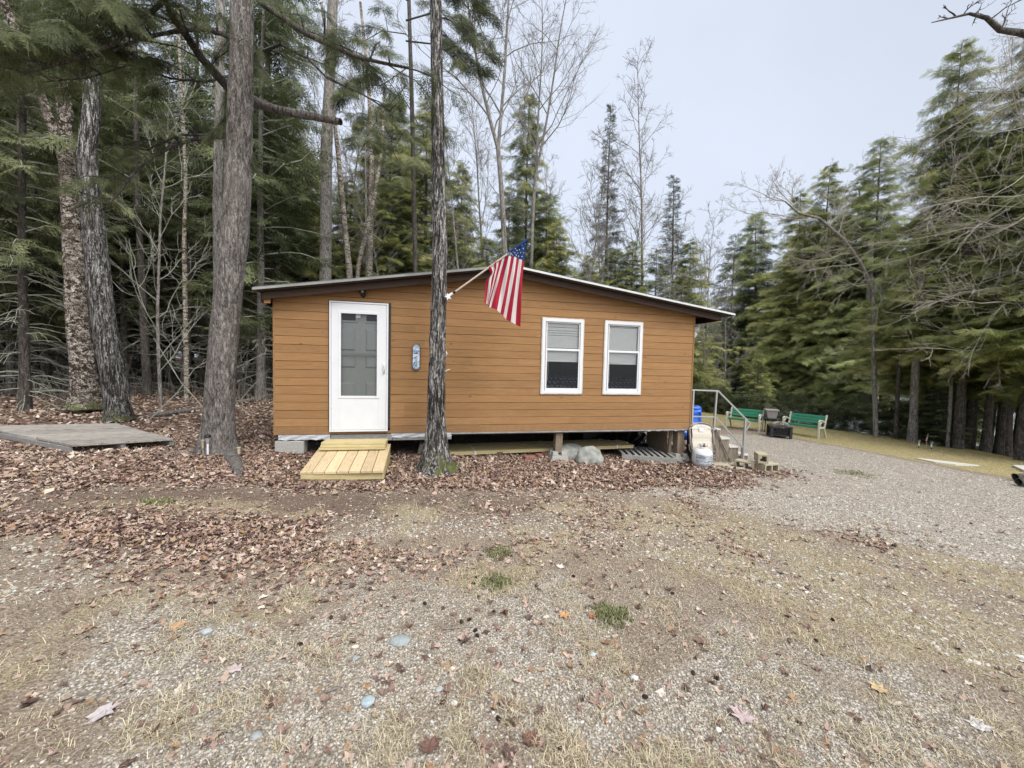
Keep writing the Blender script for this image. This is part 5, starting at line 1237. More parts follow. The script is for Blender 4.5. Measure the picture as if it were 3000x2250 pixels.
# ---- prototypes
H1 = mk_tree('hemlock_tree', conifer(1, 15, .17, .08, 3.0, 250, SPR_LO, sps=22, ss=.33), '', 'tree')
H2 = mk_tree('hemlock_tree', conifer(2, 15, .16, .03, 2.6, 260, SPR_LO, sps=22, ss=.33), '', 'tree')
H3 = mk_tree('hemlock_tree', conifer(3, 13, .15, .16, 3.0, 220, SPR_LO, sps=22, ss=.34), '', 'tree')
H4 = mk_tree('hemlock_tree', conifer(9, 16, .18, .26, 3.2, 210, SPR_LO, sps=22, ss=.35), '', 'tree')
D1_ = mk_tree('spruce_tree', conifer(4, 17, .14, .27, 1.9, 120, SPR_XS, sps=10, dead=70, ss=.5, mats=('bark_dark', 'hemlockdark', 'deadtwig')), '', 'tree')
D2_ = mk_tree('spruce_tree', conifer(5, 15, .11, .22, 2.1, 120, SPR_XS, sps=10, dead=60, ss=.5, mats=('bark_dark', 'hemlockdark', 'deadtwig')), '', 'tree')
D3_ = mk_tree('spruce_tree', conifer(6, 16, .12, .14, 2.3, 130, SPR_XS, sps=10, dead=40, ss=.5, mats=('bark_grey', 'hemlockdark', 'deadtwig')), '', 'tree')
F1 = mk_tree('fir_tree', conifer(7, 13, .13, .05, 1.45, 190, SPR_XS, kind='spruce', sps=9, ss=.36, mats=('bark_dark', 'spruce', 'deadtwig')), '', 'tree')
N1 = mk_tree('hemlock_tree', conifer(8, 13, .13, .02, 2.4, 130, SPR_XS, sps=14, ss=.5, mats=('bark_dark', 'hemlockdark', 'deadtwig')), '', 'tree')
BA = mk_tree('bare_tree', bare(11, 19, .12, fork=.53, nb=34, spread=.27, crook=.035), '', 'tree')
BB = mk_tree('bare_tree', bare(12, 15, .10, fork=1, nb=34, spread=.26), '', 'tree')
BC = mk_tree('bare_tree', bare(13, 12, .07, fork=1, nb=30, spread=.3, up=.9), '', 'tree')
BD = mk_tree('bare_tree', bare(14, 9, .06, fork=1, nb=26, spread=.34, first=.15), '', 'tree')

def at_uv(u, v, y): 
    p = PY(u, v, y); return float(p[0]), float(y)
def hput(proto, H, u, y, vtop, label, group=None, rot=0, wide=1.0, tilt=(0, 0)):
    """stand a tree so that it rises over picture column u at depth line y, reaching height vtop"""
    x, y = at_uv(u, (1000+vtop)/2 if False else 1000, y); zt = ztop(x, y, vtop); z0 = g1(x, y); s = (zt-z0)/H
    return put(proto, x, y, s*wide, rot, label, group, sz=s, tilt=tilt)
# behind the cabin
hput(BA, 19, 1488, 10.5, -330, 'tall bare tree forking above the cabin ridge, just left of the flag tip', rot=.6)
hput(BA, 19, 1549, 13.0, -120, 'tall bare tree behind the flag tip, right of the forking one', rot=2.7, wide=.8)
hput(BB, 15, 1893, 12.0, 135, 'slender bare tree standing clear against the sky above the right window', rot=1.1, wide=.95)
hput(BC, 12, 1690, 14, 330, 'thin bare tree just left of the dark pointed fir', rot=.4)
hput(BC, 12, 1780, 13, 480, 'short twiggy bare tree growing against the dark pointed fir', rot=2.4)
hput(BC, 12, 2035, 17, 560, 'bare sapling between the last fir and the right-hand hemlocks', rot=3.1)
hput(BC, 12, 2085, 19, 640, 'small bare sapling at the foot of the open sky, right of the roof end', rot=4.1)
hput(BD, 9, 1950, 10, 640, 'spreading bare sapling close behind the cabin at the roof slope', rot=4.4)
hput(F1, 13, 1768, 15, 295, 'dark narrow pointed fir rising alone against the sky behind the cabin', rot=.3, wide=.85)
hput(F1, 13, 1960, 14.5, 510, 'small pointed fir above the right end of the roof', rot=1.3, wide=1.2)
hput(H2, 15, 1532, 15.5, 262, 'ragged hemlock behind the two tall bare trees', rot=1.9, wide=.85)
hput(H3, 13, 1330, 15, 480, 'rounded hemlock between the maple and the tall bare trees', rot=.2, wide=.8)
hput(H1, 15, 1180, 16, 420, 'hemlock behind the cabin just left of the maple', rot=2.2, wide=.8)
hput(H2, 15, 1080, 14, 380, 'hemlock behind the cabin above the thermometer', rot=4.2, wide=.7)
hput(H3, 13, 880, 12.5, 420, 'hemlock behind the cabin above the white door', rot=1.2, wide=.9)
hput(N1, 13, 800, 14.5, 350, 'hemlock behind the left end of the cabin roof', rot=5.2, wide=.9)
hput(H3, 13, 1640, 12, 640, 'low hemlock behind the ridge, right of the flag', rot=3.2)
hput(H1, 15, 1850, 11.5, 700, 'low bushy hemlock behind the roof over the windows', rot=.9, wide=1.2)
hput(H2, 15, 1720, 11, 740, 'low hemlock behind the middle of the right roof slope', rot=2.9, wide=1.3)
hput(H3, 13, 1420, 12, 700, 'low hemlock behind the ridge, left of the flag', rot=5.5, wide=1.2)
hput(H1, 15, 1985, 12.5, 780, 'low hemlock at the right end of the roof', rot=5.1, wide=1.3)
for k_, (u, y_, vt, pr_, lb) in enumerate(((900, 13, 560, H1, 'low hemlock behind the roof right of the stout trunk'), (1010, 12.5, 520, H2, 'low hemlock behind the roof between stout trunk and crossing pair'), (1150, 12, 500, H3, 'low bushy hemlock behind the roof, next to the maple on its left'), (1240, 13.5, 300, H1, 'tall hemlock directly behind the upper maple trunk'), (1330, 12, 620, H2, 'low hemlock behind the roof, next to the maple on its right'), (1490, 13, 560, N1, 'low dark hemlock behind the forking bare tree'), (1600, 13.5, 560, H1, 'low hemlock between the flag and the dark pointed fir'), (1810, 12.5, 720, H3, 'low hemlock under the slender bare tree'), (1920, 11.5, 720, N1, 'low dark hemlock close to the right end of the roof'), (2010, 15, 700, H2, 'small hemlock by the open sky at the end of the roof'), (850, 16, 300, H2, 'tall hemlock left of the stout trunk behind the roof'), (1120, 17, 250, H3, 'tall hemlock behind the crossing trunks'))):
    hput(pr_, 13 if pr_ in (H3, N1) else 15, u, y_, vt, lb, rot=k_*1.3, wide=1.15)
for k_, (u, y_, vt, lb) in enumerate(((1350, 11, 250, 'fine-twigged bare tree just right of the maple'), (1620, 15.5, 380, 'fine bare tree between the flag and the dark pointed fir'), (1835, 14, 420, 'fine bare tree between the pointed fir and the slender tree'), (1700, 10, 600, 'bushy bare sapling behind the right roof slope'), (2060, 12, 690, 'bushy bare sapling beyond the right end of the roof'), (1430, 16, 60, 'tall bare birch crown left of the forking tree'), (1010, 17, 60, 'tall bare crown over the crossing trunks'), (900, 15, -60, 'tall bare crown left of the stout trunk behind the roof'), (2120, 16, 720, 'farthest bare sapling at the foot of the open sky'))):
    hput(BC if k_ % 2 else BD, 12 if k_ % 2 else 9, u, y_, vt, lb, rot=k_*1.7+.5, wide=.8)
# pale trunks behind the cabin
def trunk_tree(rows, y, label, mat='bark_grey', n=24, amp=.012, name='tree', sub=None, extra=()):
    p0_ = PY(rows[0][0], rows[0][1], y); t = thing(name, p0_, label, 'tree')
    hb, P_, R__ = hero_trunk(path_uv(rows, y), n, 120, int(rows[0][0]) % 50, amp, 10, 1.8); hb.build('trunk', MAT[mat], t, smooth=True)
    return t, P_, R__
trunk_tree([(950, 1150, 38), (954, 750, 36), (958, 400, 35), (968, 200, 33), (975, 0, 32), (985, -400, 26)], 8.6, 'stout straight trunk rising behind the cabin roof over the white door', 'bark_grey', 32, .02)
trunk_tree([(830, 1100, 15), (812, 800, 14), (800, 550, 13), (792, 380, 12), (782, 200, 11), (772, 50, 9), (768, -200, 7)], 9.5, 'thin white birch stem just left of the stout trunk behind the roof', 'bark_birch')
trunk_tree([(1032, 1000, 20), (1022, 780, 19), (1008, 640, 17), (994, 480, 15), (980, 350, 12), (965, 180, 9), (940, 0, 7)], 9.2, 'slanting mottled trunk right of the stout one behind the roof', 'bark_birch')
trunk_tree([(1075, 1000, 18), (1083, 780, 17), (1086, 640, 15), (1090, 450, 13), (1080, 250, 11), (1055, 0, 8)], 10, 'mottled grey trunk, one of a crossing pair left of the maple', 'bark_birch')
trunk_tree([(1035, 1000, 15), (1050, 780, 14), (1080, 650, 13), (1102, 550, 12), (1120, 420, 9), (1126, 250, 6)], 9.6, 'pale leaning stem crossing the mottled one left of the maple', 'bark_birch')
hput(BC, 12, 1060, 11, 120, 'bare branching tree over the crossing trunks left of the maple', rot=2.0)
hput(BB, 15, 800, 11, -80, 'bare tree with fine twigs between the big spruce and the stout trunk', rot=5.0, wide=.8)
hput(BD, 9, 1130, 9.5, 560, 'twiggy bare sapling close behind the roof, left of the maple', rot=1.0)
# hemlock whose boughs hang round the top of the maple
t = thing('hemlock_tree', PY(1215, 1300, 8.4), 'tall hemlock whose dark boughs hang beside the top of the maple', 'tree')
rows = [(1222, 1150, 15), (1216, 750, 14), (1208, 350, 13), (1198, 0, 12), (1190, -350, 10)]
hb, _, _ = hero_trunk(path_uv(rows, 8.4), 16, 80, 31, .01, 8, 2); hb.build('trunk', MAT['bark_dark'], t, smooth=True)
lm, cw = MB(), MB()
for (uv, r_, n_, L_, tn) in (([(1190, 60), (1260, 40), (1320, 60), (1370, 110), (1395, 160)], .03, 9, .9, .2), ([(1190, 120), (1280, 130), (1330, 170), (1370, 215)], .03, 9, .8, .25), ([(1190, 0), (1290, -40), (1350, 0), (1395, 50)], .03, 9, .9, .2),
                         ([(1190, 250), (1120, 330), (1080, 390), (1060, 440)], .02, 7, .8, .5), ([(1190, 300), (1240, 390), (1250, 460), (1235, 520)], .02, 8, .8, .5), ([(1190, 200), (1120, 250), (1060, 250), (1020, 290)], .02, 7, .8, .35), ([(1190, 100), (1120, 90), (1050, 130), (1000, 190)], .02, 8, .9, .3), ([(1190, 380), (1150, 440), (1180, 500), (1160, 560)], .02, 6, .8, .5)):
    c = np.array([PD(u, v, 13.5-i*.9) for i, (u, v) in enumerate(uv)]); lm.tube(c, np.linspace(r_, r_*.3, len(c)), 5); boughs(lm, cw, c, L_*1.5, n_, .55, 17, SPR_LO, tone=tn)
lm.build('limbs', MAT['bark_dark'], t); cw.build('crown', MAT['hemlockdark'], t)

# ---- the woods at left and behind
GL = 'evergreens crowding the woods left of the cabin'
LL = 'dark evergreen with dead lower twigs, crowding the woods left of the cabin'
spots = []
def clear(x, y, dmin): return all((x-a)**2+(y-b)**2 > dmin*dmin for a, b in spots)
trg = np.random.default_rng(42); placed = 0
protos = [D1_, D2_, D3_, D1_, D2_, D3_]
while placed < 104:
    u = trg.uniform(-500, 860); dist = 9+26*trg.random()**.8; p = PD(u, 1100, dist); x, y = float(p[0]), float(p[1])
    if u > 780 and y < 10: continue
    if 100 < u < 480 and dist < 12: continue
    if not clear(x, y, .75+dist*.022): continue
    spots.append((x, y)); pr = protos[trg.integers(0, 6)]
    s = trg.uniform(.7, 1.1); put(pr, x, y, s*trg.uniform(.85, 1.1), trg.uniform(0, 6.28), LL, GL, sz=s, tilt=(trg.normal(0, .02), trg.normal(0, .02))); placed += 1
# farther ranks, behind everything
GF, LF = 'evergreens closing the view behind the cabin', 'distant dark hemlock closing the view behind the cabin and its woods'
placed = 0
while placed < 62:
    u = trg.uniform(-600, 2250); dist = trg.uniform(24, 44); p = PD(u, 1100, dist); x, y = float(p[0]), float(p[1])
    if not clear(x, y, 1.5): continue
    spots.append((x, y)); s = trg.uniform(.65, .9)*(1.0 if u < 800 else .62); put([H1, H2, N1, H3][trg.integers(0, 4)] if u > 750 or dist > 33 else [D1_, D3_, D2_, D3_][trg.integers(0, 4)], x, y, s*1.15, trg.uniform(0, 6.28), LF, GF, sz=s); placed += 1
for k_, (u, v, vt, lb) in enumerate(((20, 1125, 60, 'broad hemlock at the left edge behind the ringed stem'), (170, 1120, -60, 'tall hemlock filling the gap behind the two birches'), (400, 1125, 120, 'feathery hemlock right of the birches, behind the slim stems'), (600, 1130, 250, 'feathery hemlock just left of the big spruce trunk'), (760, 1120, 330, 'feathery hemlock between the big spruce and the cabin corner'), (-150, 1140, -100, 'hemlock beyond the left edge reaching into view'), (300, 1112, 0, 'tall hemlock behind the nearer birch'))):
    p = PG(u, v); x, y = float(p[0]), float(p[1]); spots.append((x, y)); zt = ztop(x, y, vt); pr = (N1, H2, H3)[k_ % 3]; s_ = (zt-g1(x, y))/((13, 15, 13)[k_ % 3]); put(pr, x, y, s_*.85, k_*1.9, lb, sz=s_)
# slim pale saplings and bare stems among them
GP, LP = 'slim bare saplings among the left woods', 'slim pale bare sapling among the evergreens left of the cabin'
SP = mk_tree('bare_sapling', bare(21, 10, .045, fork=1, nb=22, spread=.2, first=.25, twr=.005, lvl3=4, mats=('bark_birch', None, 'paletwig')), '', 'tree')
SQ = mk_tree('bare_sapling', bare(22, 9, .035, fork=1, nb=26, spread=.26, first=.08, twr=.005, lvl3=4, mats=('bark_grey', None, 'deadtwig')), '', 'tree')
placed = 0
while placed < 40:
    u = trg.uniform(-250, 830); dist = 10+18*trg.random(); p = PD(u, 1100, dist); x, y = float(p[0]), float(p[1])
    if not clear(x, y, .5) or (100 < u < 420 and dist < 13): continue
    spots.append((x, y)); s_ = trg.uniform(.7, 1.5); put([SP, SQ][placed % 2], x, y, s_*trg.uniform(.8, 1.1), trg.uniform(0, 6.28), LP, GP, sz=s_, tilt=(trg.normal(0, .04), trg.normal(0, .04))); placed += 1
# undergrowth: a tangle of thin dead stems over the forest floor
b = MB(); r_ = np.random.default_rng(77); n = 0
while n < 900:
    u = r_.uniform(-400, 860); dist = 10.5+16*r_.random(); p = PD(u, 1100, dist); x, y = p[0], p[1]
    if y < 4.5 or n2(x, y, .6, 91) < .42: 
        n += .05; continue
    z = g1(x, y) if n % 40 == 0 else float(np.interp(x, _gx, _gz)); a = r_.uniform(0, 6.28); L_ = r_.uniform(.4, 1.9); k = r_.uniform(.1, .9)
    b.tube([[x, y, z-.05], [x+math.cos(a)*L_*.25*k, y+math.sin(a)*L_*.25*k, z+L_*.45], [x+math.cos(a)*L_*.7*k, y+math.sin(a)*L_*.7*k, z+L_*(.95-.45*k)]], [.009, .006, .003], 3, False); n += 1
tag(b.build('undergrowth', MAT['twig']), 'tangle of thin dead stems and brush on the woods floor', 'undergrowth', kind='stuff')
# named stems in the left woods
for rows, y_, lb, mt_ in (([(136, 1140, 36), (130, 900, 32), (120, 650, 29), (108, 400, 26), (100, 150, 22), (95, -200, 18)], 9.0, 'ringed dark spruce stem left of the two birches', 'bark_dark'),
                      ([(433, 1165, 30), (424, 1000, 26), (414, 800, 23), (404, 600, 20), (398, 350, 17), (395, 0, 14)], 7.5, 'brownish slim stem right of the birches, its foot in the leaves', 'bark_dark'),
                      ([(548, 1190, 17), (543, 900, 15), (540, 700, 14), (545, 520, 12), (532, 300, 10), (520, 0, 8)], 7.0, 'slim white-flecked birch stem left of the big spruce', 'bark_birch'),
                      ([(80, 1120, 24), (74, 900, 22), (62, 650, 20), (50, 300, 18), (45, 0, 15)], 11, 'dark stem at the far left behind the ringed spruce', 'bark_dark'),
                      ([(640, 1160, 20), (760, 1150, 1)], 9, '', None)):
    if mt_: trunk_tree(rows, y_, lb, mt_)
# ---- hemlocks on the bank at right
def bank(proto, H, u, v, vtop, label, wide=1.0, rot=0, back=0.0, group=None):
    p = PG(u, v); x, y = float(p[0])+back, float(p[1])+back*.25; zt = ztop(x, y, vtop); z0 = g1(x, y); s = (zt-z0)/H
    return put(proto, x, y, s*wide, rot, label, group, sz=s)
bank(H1, 15, 2536, 1266, 395, 'hemlock with a clear grey lower trunk just right of the right bench', 1.0, .4)
bank(H3, 13, 2720, 1300, 90, 'tallest hemlock, its ragged top highest at the right', .75, 2.0, 1.0)
bank(H4, 16, 2880, 1325, 60, 'broad tall hemlock right of the tallest top', .7, 3.6, 1.5)
bank(H2, 15, 2372, 1240, 475, 'olive green hemlock behind the planter', 1.0, 1.0, 1.0)
bank(H3, 13, 2200, 1205, 615, 'hemlock behind the left green bench with an open rounded top', 1.0, 3.0, 1.0)
bank(H2, 15, 2290, 1215, 560, 'hemlock between the two benches, set back on the bank', 1.1, 5.0, 2.0)
bank(H1, 15, 2455, 1250, 520, 'dense hemlock behind the right bench', 1.1, 5.6, 1.5)
bank(N1, 13, 2105, 1195, 690, 'hemlock at the left end of the bank, next to the cabin corner', 1.1, .7, 2.0)
bank(H4, 16, 2640, 1290, 300, 'hemlock just left of the tallest one', .8, 4.0, 2.5)
bank(H4, 16, 3010, 1350, 120, 'hemlock at the right edge of the picture', .7, 5.2, 1.5)
GB, LB = 'hemlocks filling the bank at right', 'green hemlock among others filling the bank at the right'
for i in range(44):
    u = 2060+trg.random()*1000; v = np.interp(u, [2080, 2550, 3000, 3300], [1195, 1272, 1366, 1420]); b_ = trg.uniform(1.2, 8)
    vt = np.interp(u, [2080, 2350, 2600, 2800, 3300], [800, 640, 480, 330, 260])+trg.uniform(-10, 150)
    k_ = i % 4 if u < 2560 else 5; bank([H1, H2, H3, N1, 0, H4][k_], [15, 15, 13, 13, 0, 16][k_], u, v, vt, LB, trg.uniform(.9, 1.25), trg.uniform(0, 6.28), b_, GB)
for u, v, h, lb in ((2060, 1190, 900, 'waist-high young hemlock by the cabin corner'), (2110, 1192, 1010, 'young bushy hemlock just above the stair rail'), (2420, 1228, 1000, 'young bright green hemlock behind the right bench'), (2480, 1240, 1040, 'small green hemlock at the right end of the right bench'), (2330, 1215, 1080, 'low hemlock seedling behind the fire pit'), (2520, 1262, 930, 'bushy young hemlock left of the clear grey trunk on the crest'), (2240, 1208, 960, 'bushy young hemlock behind the left green bench'), (2740, 1308, 1090, 'low young hemlock behind the small flag'), (2180, 1200, 1060, 'low hemlock seedling left of the left bench')):
    bank(N1, 13, u, v, h, lb, 1.6, rot=u*.1, back=.6)
for rows, back, lb, mt_ in (([(2530, 1270, 30), (2536, 1100, 25), (2545, 926, 22), (2552, 700, 18)], 0, 'clear grey hemlock trunk on the crest right of the right bench', 'bark_grey'),
                        ([(2565, 1277, 12), (2573, 1100, 10), (2585, 926, 9), (2600, 750, 7)], 0, 'thin white-speckled stem beside the clear grey trunk on the crest', 'bark_birch'),
                        ([(2672, 1300, 36), (2676, 1210, 27), (2682, 1090, 26), (2700, 800, 22)], 0, 'thick stump-like trunk with a dark scar on the crest', 'bark_grey'),
                        ([(2775, 1315, 13), (2782, 1225, 12), (2788, 1100, 10), (2800, 800, 8)], 0, 'slim pale grey trunk right of the small flag', 'bark_grey'),
                        ([(2804, 1318, 36), (2810, 1225, 32), (2818, 1090, 28), (2840, 700, 22)], 0, 'broad dark trunk behind the slim pale one', 'bark_dark'),
                        ([(2624, 1290, 15), (2628, 1200, 14), (2634, 1080, 12), (2650, 800, 9)], 0, 'brown trunk between speckled stem and scarred trunk', 'bark_dark'),
                        ([(2934, 1336, 9), (2935, 1200, 8), (2940, 1000, 7), (2950, 800, 6)], 0, 'thin black trunk against the bright lake', 'bark_dark'),
                        ([(2985, 1352, 36), (2996, 1240, 32), (3010, 1100, 30), (3060, 700, 22)], 0, 'thick trunk at the right edge before the lake', 'bark_dark')):
    p = PG(rows[0][0], rows[0][1]-4); trunk_tree(rows, float(p[1]), lb, mt_, 20, .015)
# low evergreen brush closing the foot of the bank
P, D, U, S_, Rn = [], [], [], [], []
for i in range(2600):
    y = trg.uniform(2.6, 12.5); x = float(crest(y))+.3+abs(trg.normal(0, 1.5)); h = trg.uniform(0, 1.5)*(.4+n2(x, y, .9, 95)); a = trg.uniform(0, 6.28)
    P.append([x, y, float(gz(np.array([x]), np.array([y]))[0])+h]); D.append([math.cos(a), math.sin(a), trg.uniform(-.5, .6)]); U.append([trg.normal(0, .7), trg.normal(0, .7), 1]); S_.append(trg.uniform(.25, .6)); Rn.append(trg.uniform(.0, .6))
b = MB(); place_sprays(b, P, D, U, S_, SPR_XS, Rn); tag(b.build('evergreen_brush', MAT['hemlockdark']), 'low evergreen brush along the edge of the bank', 'undergrowth', kind='stuff')
# ---- bare trees before the bank
def bare_limbs(label, rows, y0, mat, twm, seed, nb, L, up, drop=.0, wid=.006, lev0=0):
    """a leafless tree whose trunk follows rows and whose branches start along it"""
    path = [PD(u, v, d) for u, v, _, d in rows]; rad = [w_/2/CF*d for _, _, w_, d in rows]
    t = thing('bare_tree', path[0], label, 'tree'); r_ = np.random.default_rng(seed); tr, lm = MB(), MB(); path = np.array(path); tr.tube(path, rad, 10); tr.build('trunk', MAT[mat], t, smooth=True)
    ts = np.linspace(0, 1, len(path))
    def rec(p, d, L, r, lev):
        n = 7; pts = [p]; d = d/np.linalg.norm(d)
        for i in range(n): d = d+r_.normal(0, .13, 3)+np.array([0, 0, up]); d /= np.linalg.norm(d); pts.append(pts[-1]+d*L/n)
        pts = np.array(pts); lm.tube(pts, np.linspace(r, max(r*.3, .0025), n+1), 5 if lev == 0 else 3, False)
        if lev < 3:
            for k in range((9, 5, 3)[lev]):
                s = r_.uniform(.2, 1); j = min(int(s*n), n-1); q = pts[j]+(pts[j+1]-pts[j])*(s*n-j); dd = pts[j+1]-pts[j]; dd /= np.linalg.norm(dd); rec(q, dd+r_.normal(0, .5, 3), L*(.55-.25*s)*r_.uniform(.6, 1.2), max(r*.42, .0032), lev+1)
    for (s, u, v, dd) in nb:
        q = np.array([np.interp(s, ts, path[:, a]) for a in range(3)]); e = PD(u, v, dd)-q; rec(q, e, np.linalg.norm(e)*L, wid if lev0 else .015, lev0)
    lm.build('limbs', MAT[twm], t); return t
bare_limbs('leaning bare tree with pale twigs in front of the middle hemlocks', [(2566, 1295, 13, 13.5), (2564, 1200, 12, 13.5), (2560, 1100, 11, 13.5), (2557, 850, 11, 13.5), (2520, 770, 10, 13.3), (2470, 700, 9, 13), (2400, 640, 8, 12.8), (2339, 624, 6, 12.6), (2300, 590, 4, 12.5)], 0, 'bark_grey', 'paletwig', 5,
           [(.6, 2420, 560, 13), (.75, 2250, 690, 12.4), (.85, 2330, 480, 12.5), (1, 2230, 560, 12.3), (1, 2140, 570, 12.2), (.9, 2280, 500, 12.4), (.5, 2330, 800, 12.6), (.55, 2300, 760, 12.5), (.65, 2500, 560, 13), (.7, 2480, 600, 13), (.4, 2420, 830, 12.6), (.95, 2320, 500, 12.6), (.3, 2640, 760, 13.2), (.8, 2200, 640, 12.3), (.45, 2400, 760, 12.5)], 1.0, .03)
bare_limbs('bare tree beyond the right edge whose pale branches sweep into view', [(3190, 1330, 45, 10), (3180, 1000, 40, 10), (3160, 700, 34, 10), (3150, 400, 26, 10), (3140, 100, 18, 10), (3130, -150, 10, 10)], 0, 'bark_grey', 'paletwig', 9,
           [(.25, 2750, 1010, 9.6), (.3, 2700, 1040, 9.5), (.35, 2720, 930, 9.5), (.4, 2620, 720, 9.6), (.45, 2700, 800, 9.4), (.5, 2650, 600, 9.5), (.52, 2760, 760, 9.5), (.55, 2720, 460, 9.6), (.6, 2690, 560, 9.4), (.65, 2760, 500, 9.6), (.7, 2800, 330, 9.8), (.75, 2860, 240, 9.8), (.8, 2800, 400, 9.6), (.85, 2900, 160, 9.8), (.58, 2600, 650, 9.8), (.48, 2800, 650, 9.5), (.38, 2850, 850, 9.6), (.9, 2940, 230, 9.8)], 1.0, .015)
bare_limbs('dark bare branch reaching in at the top right corner', [(3300, 350, 60, 6), (3200, 200, 40, 5.8), (3050, 110, 22, 5.5), (2990, 96, 17, 5.4), (2930, 88, 14, 5.3), (2890, 52, 11, 5.2), (2840, 40, 7, 5.2), (2790, 52, 5, 5.1), (2730, 66, 2.5, 5.0)], 0, 'bark_dark', 'bark_dark', 3,
           [(.6, 2960, -10, 5.3), (.72, 2940, -30, 5.2), (.85, 2780, 0, 5.1), (.5, 3000, 20, 5.4), (.9, 2755, 30, 5.1), (.8, 2860, 5, 5.2)], .8, .0, wid=.012, lev0=1)

# ================================================================== FLAG ON THE MAPLE
yf = -.92
t = thing('flagpole', PY(1313, 868, -.8), 'American flag hanging from a short pole bracketed to the maple trunk', 'flag')
pb_, pt_ = PY(1318, 865, -.86), PY(1548, 700.5, -1.05)
b = MB(); b.tube([PY(1309, 869, -.80), PY(1318, 865, -.86), PY(1327, 859, -.87)], [.03, .022, .02], 12); b.build('bracket_socket', MAT['white'], t, smooth=True)
b = MB()
c = PY(1313, 870, -.86)
sp_ = []
for i in range(10):
    a = math.pi/2+i*math.pi/5+.35; r_ = .055 if i % 2 == 0 else .022; sp_.append((c[0]+r_*math.cos(a), c[2]+r_*math.sin(a)))
b.prism(sp_, -.885, -.865); b.build('bracket_star', MAT['white'], t)
b = MB(); b.tube([PY(1326, 860, -.868), PY(1334, 854, -.872)], .017, 10); b.build('pole_ferrule', MAT['black'], t, smooth=True)
b = MB(); b.tube([PY(1333, 855, -.87), pt_], .0135, 10); b.build('pole', plain('pale_pole', (.5, .44, .34), .5, .1, 20), t, smooth=True)
b = MB(); b.tube([pt_, pt_+(pt_-pb_)*.02], [.022, .012], 10); b.build('pole_tip', MAT['black'], t, smooth=True)
# cloth: hu runs from the tip down the pole, fv from pole to free end
def pp(u, v, y=-1.0): return PY(u, v, y)
U_, V_ = 66, 72
tipc, lowc = PY(1545, 703, -1.045), PY(1429, 784, -.95)
flyA, flyB = np.array([1521, 958.]), np.array([1419, 887.])        # free end at canton side, at the other side
def cloth(hu, fv):
    H = tipc+(lowc-tipc)*hu
    uvt = flyA+(flyB-flyA)*(hu/.54*.80 if hu < .54 else .80+(hu-.54)/.46*.20); y1 = -.99
    F = PY(uvt[0], uvt[1], y1)
    fc_ = .24*(1-min(hu/.54, 1))**.8 if hu < .54 else 0
    k = 1.0 if hu >= .54 else None
    if hu < .54:
        s_ = fv/.4*max(fc_, .02) if fv < .4 else max(fc_, .02)+(fv-.4)/.6*(1-max(fc_, .02))
    else: s_ = fv
    P_ = H+(F-H)*s_
    bulge = math.sin(min(1, s_)*math.pi)
    if hu < .2: P_ = P_+_r2*(-.02*(1-hu/.2)*bulge)+np.array([0, -.02, 0])*bulge
    if hu > .75: P_ = P_+_r2*(.055*((hu-.75)/.25)*math.exp(-((s_-.18)/.12)**2))
    amp = .035*min(1, s_*2.5+.15)
    P_ = P_+np.array([0, 1, 0])*(amp*math.sin(hu*13+.9*math.sin(s_*4))+.016*math.sin(hu*37+s_*6))
    P_ = P_+_r2*(.012*math.sin(hu*15+1.2)*s_)
    return P_
G_ = np.array([[cloth(i/U_, j/V_) for i in range(U_+1)] for j in range(V_+1)])
b = MB(); ii = np.arange((U_+1)*(V_+1)).reshape(V_+1, U_+1); F_ = np.stack([ii[:-1, :-1], ii[:-1, 1:], ii[1:, 1:], ii[1:, :-1]], -1).reshape(-1, 4)
mi = []
for j in range(V_):
    for i in range(U_):
        hu, fv = (i+.5)/U_, (j+.5)/V_
        mi.append(2 if (hu < 7/13 and fv < .4) else (0 if int(hu*13) % 2 == 0 else 1))
b.add(G_.reshape(-1, 3), F_); b.mi[-1] = np.array(mi, np.int32)
def fab(name, c):
    m = M(name, .85, .2); m.color(c); tr = m.nd('ShaderNodeBsdfTranslucent', {'Color': (*c, 1)}); q = m.nd('ShaderNodeMixShader', {'Fac': .3}); o_ = m.t.nodes['Material Output']
    m.t.links.new(m.b.outputs[0], q.inputs[1]); m.t.links.new(tr.outputs[0], q.inputs[2]); m.t.links.new(q.outputs[0], o_.inputs[0]); m.bump(m.noise(m.co(), 300, 2), .1, .001); return m.m
MR, MW, MBl = fab('flag_red', (.42, .025, .05)), fab('flag_white', (.74, .72, .70)), fab('flag_blue', (.025, .06, .18))
fl_ = b.build('flag_cloth', [MR, MW, MBl], t, smooth=True)
b = MB()
def star(hu, fv, r_):
    c = cloth(hu, fv); du = (cloth(hu+.02, fv)-c)/.02; dv = (cloth(hu, fv+.02)-c)/.02
    n_ = np.cross(du, dv); n_ /= np.linalg.norm(n_)+1e-9
    if n_ @ (CAM-c) < 0: n_ = -n_
    e1 = np.cross([0, 1, 0.01], n_); e1 /= np.linalg.norm(e1)+1e-9; e2 = np.cross(n_, e1)
    pts = [c+n_*.006]
    for i in range(10):
        a = math.pi/2+i*math.pi/5; rr = r_ if i % 2 == 0 else r_*.4; pts.append(c+n_*.006+(e1*math.cos(a)+e2*math.sin(a))*rr)
    b.add(pts, [[0, i+1, (i+1) % 10+1] for i in range(10)])
for j in range(4):
    for i in range(6 if j % 2 == 0 else 5):
        star((i+.6+(j % 2)*.5)/6*.5, .05+j*.095, .0125)
b.build('flag_stars', MW, fl_)
b = MB(); b.tube([tipc+(lowc-tipc)*q_ for q_ in (-.02, .1, .2, .3, .4, .5)], [.016, .024, .024, .022, .02, .017], 10); b.build('wound_sleeve', MBl, fl_, smooth=True)

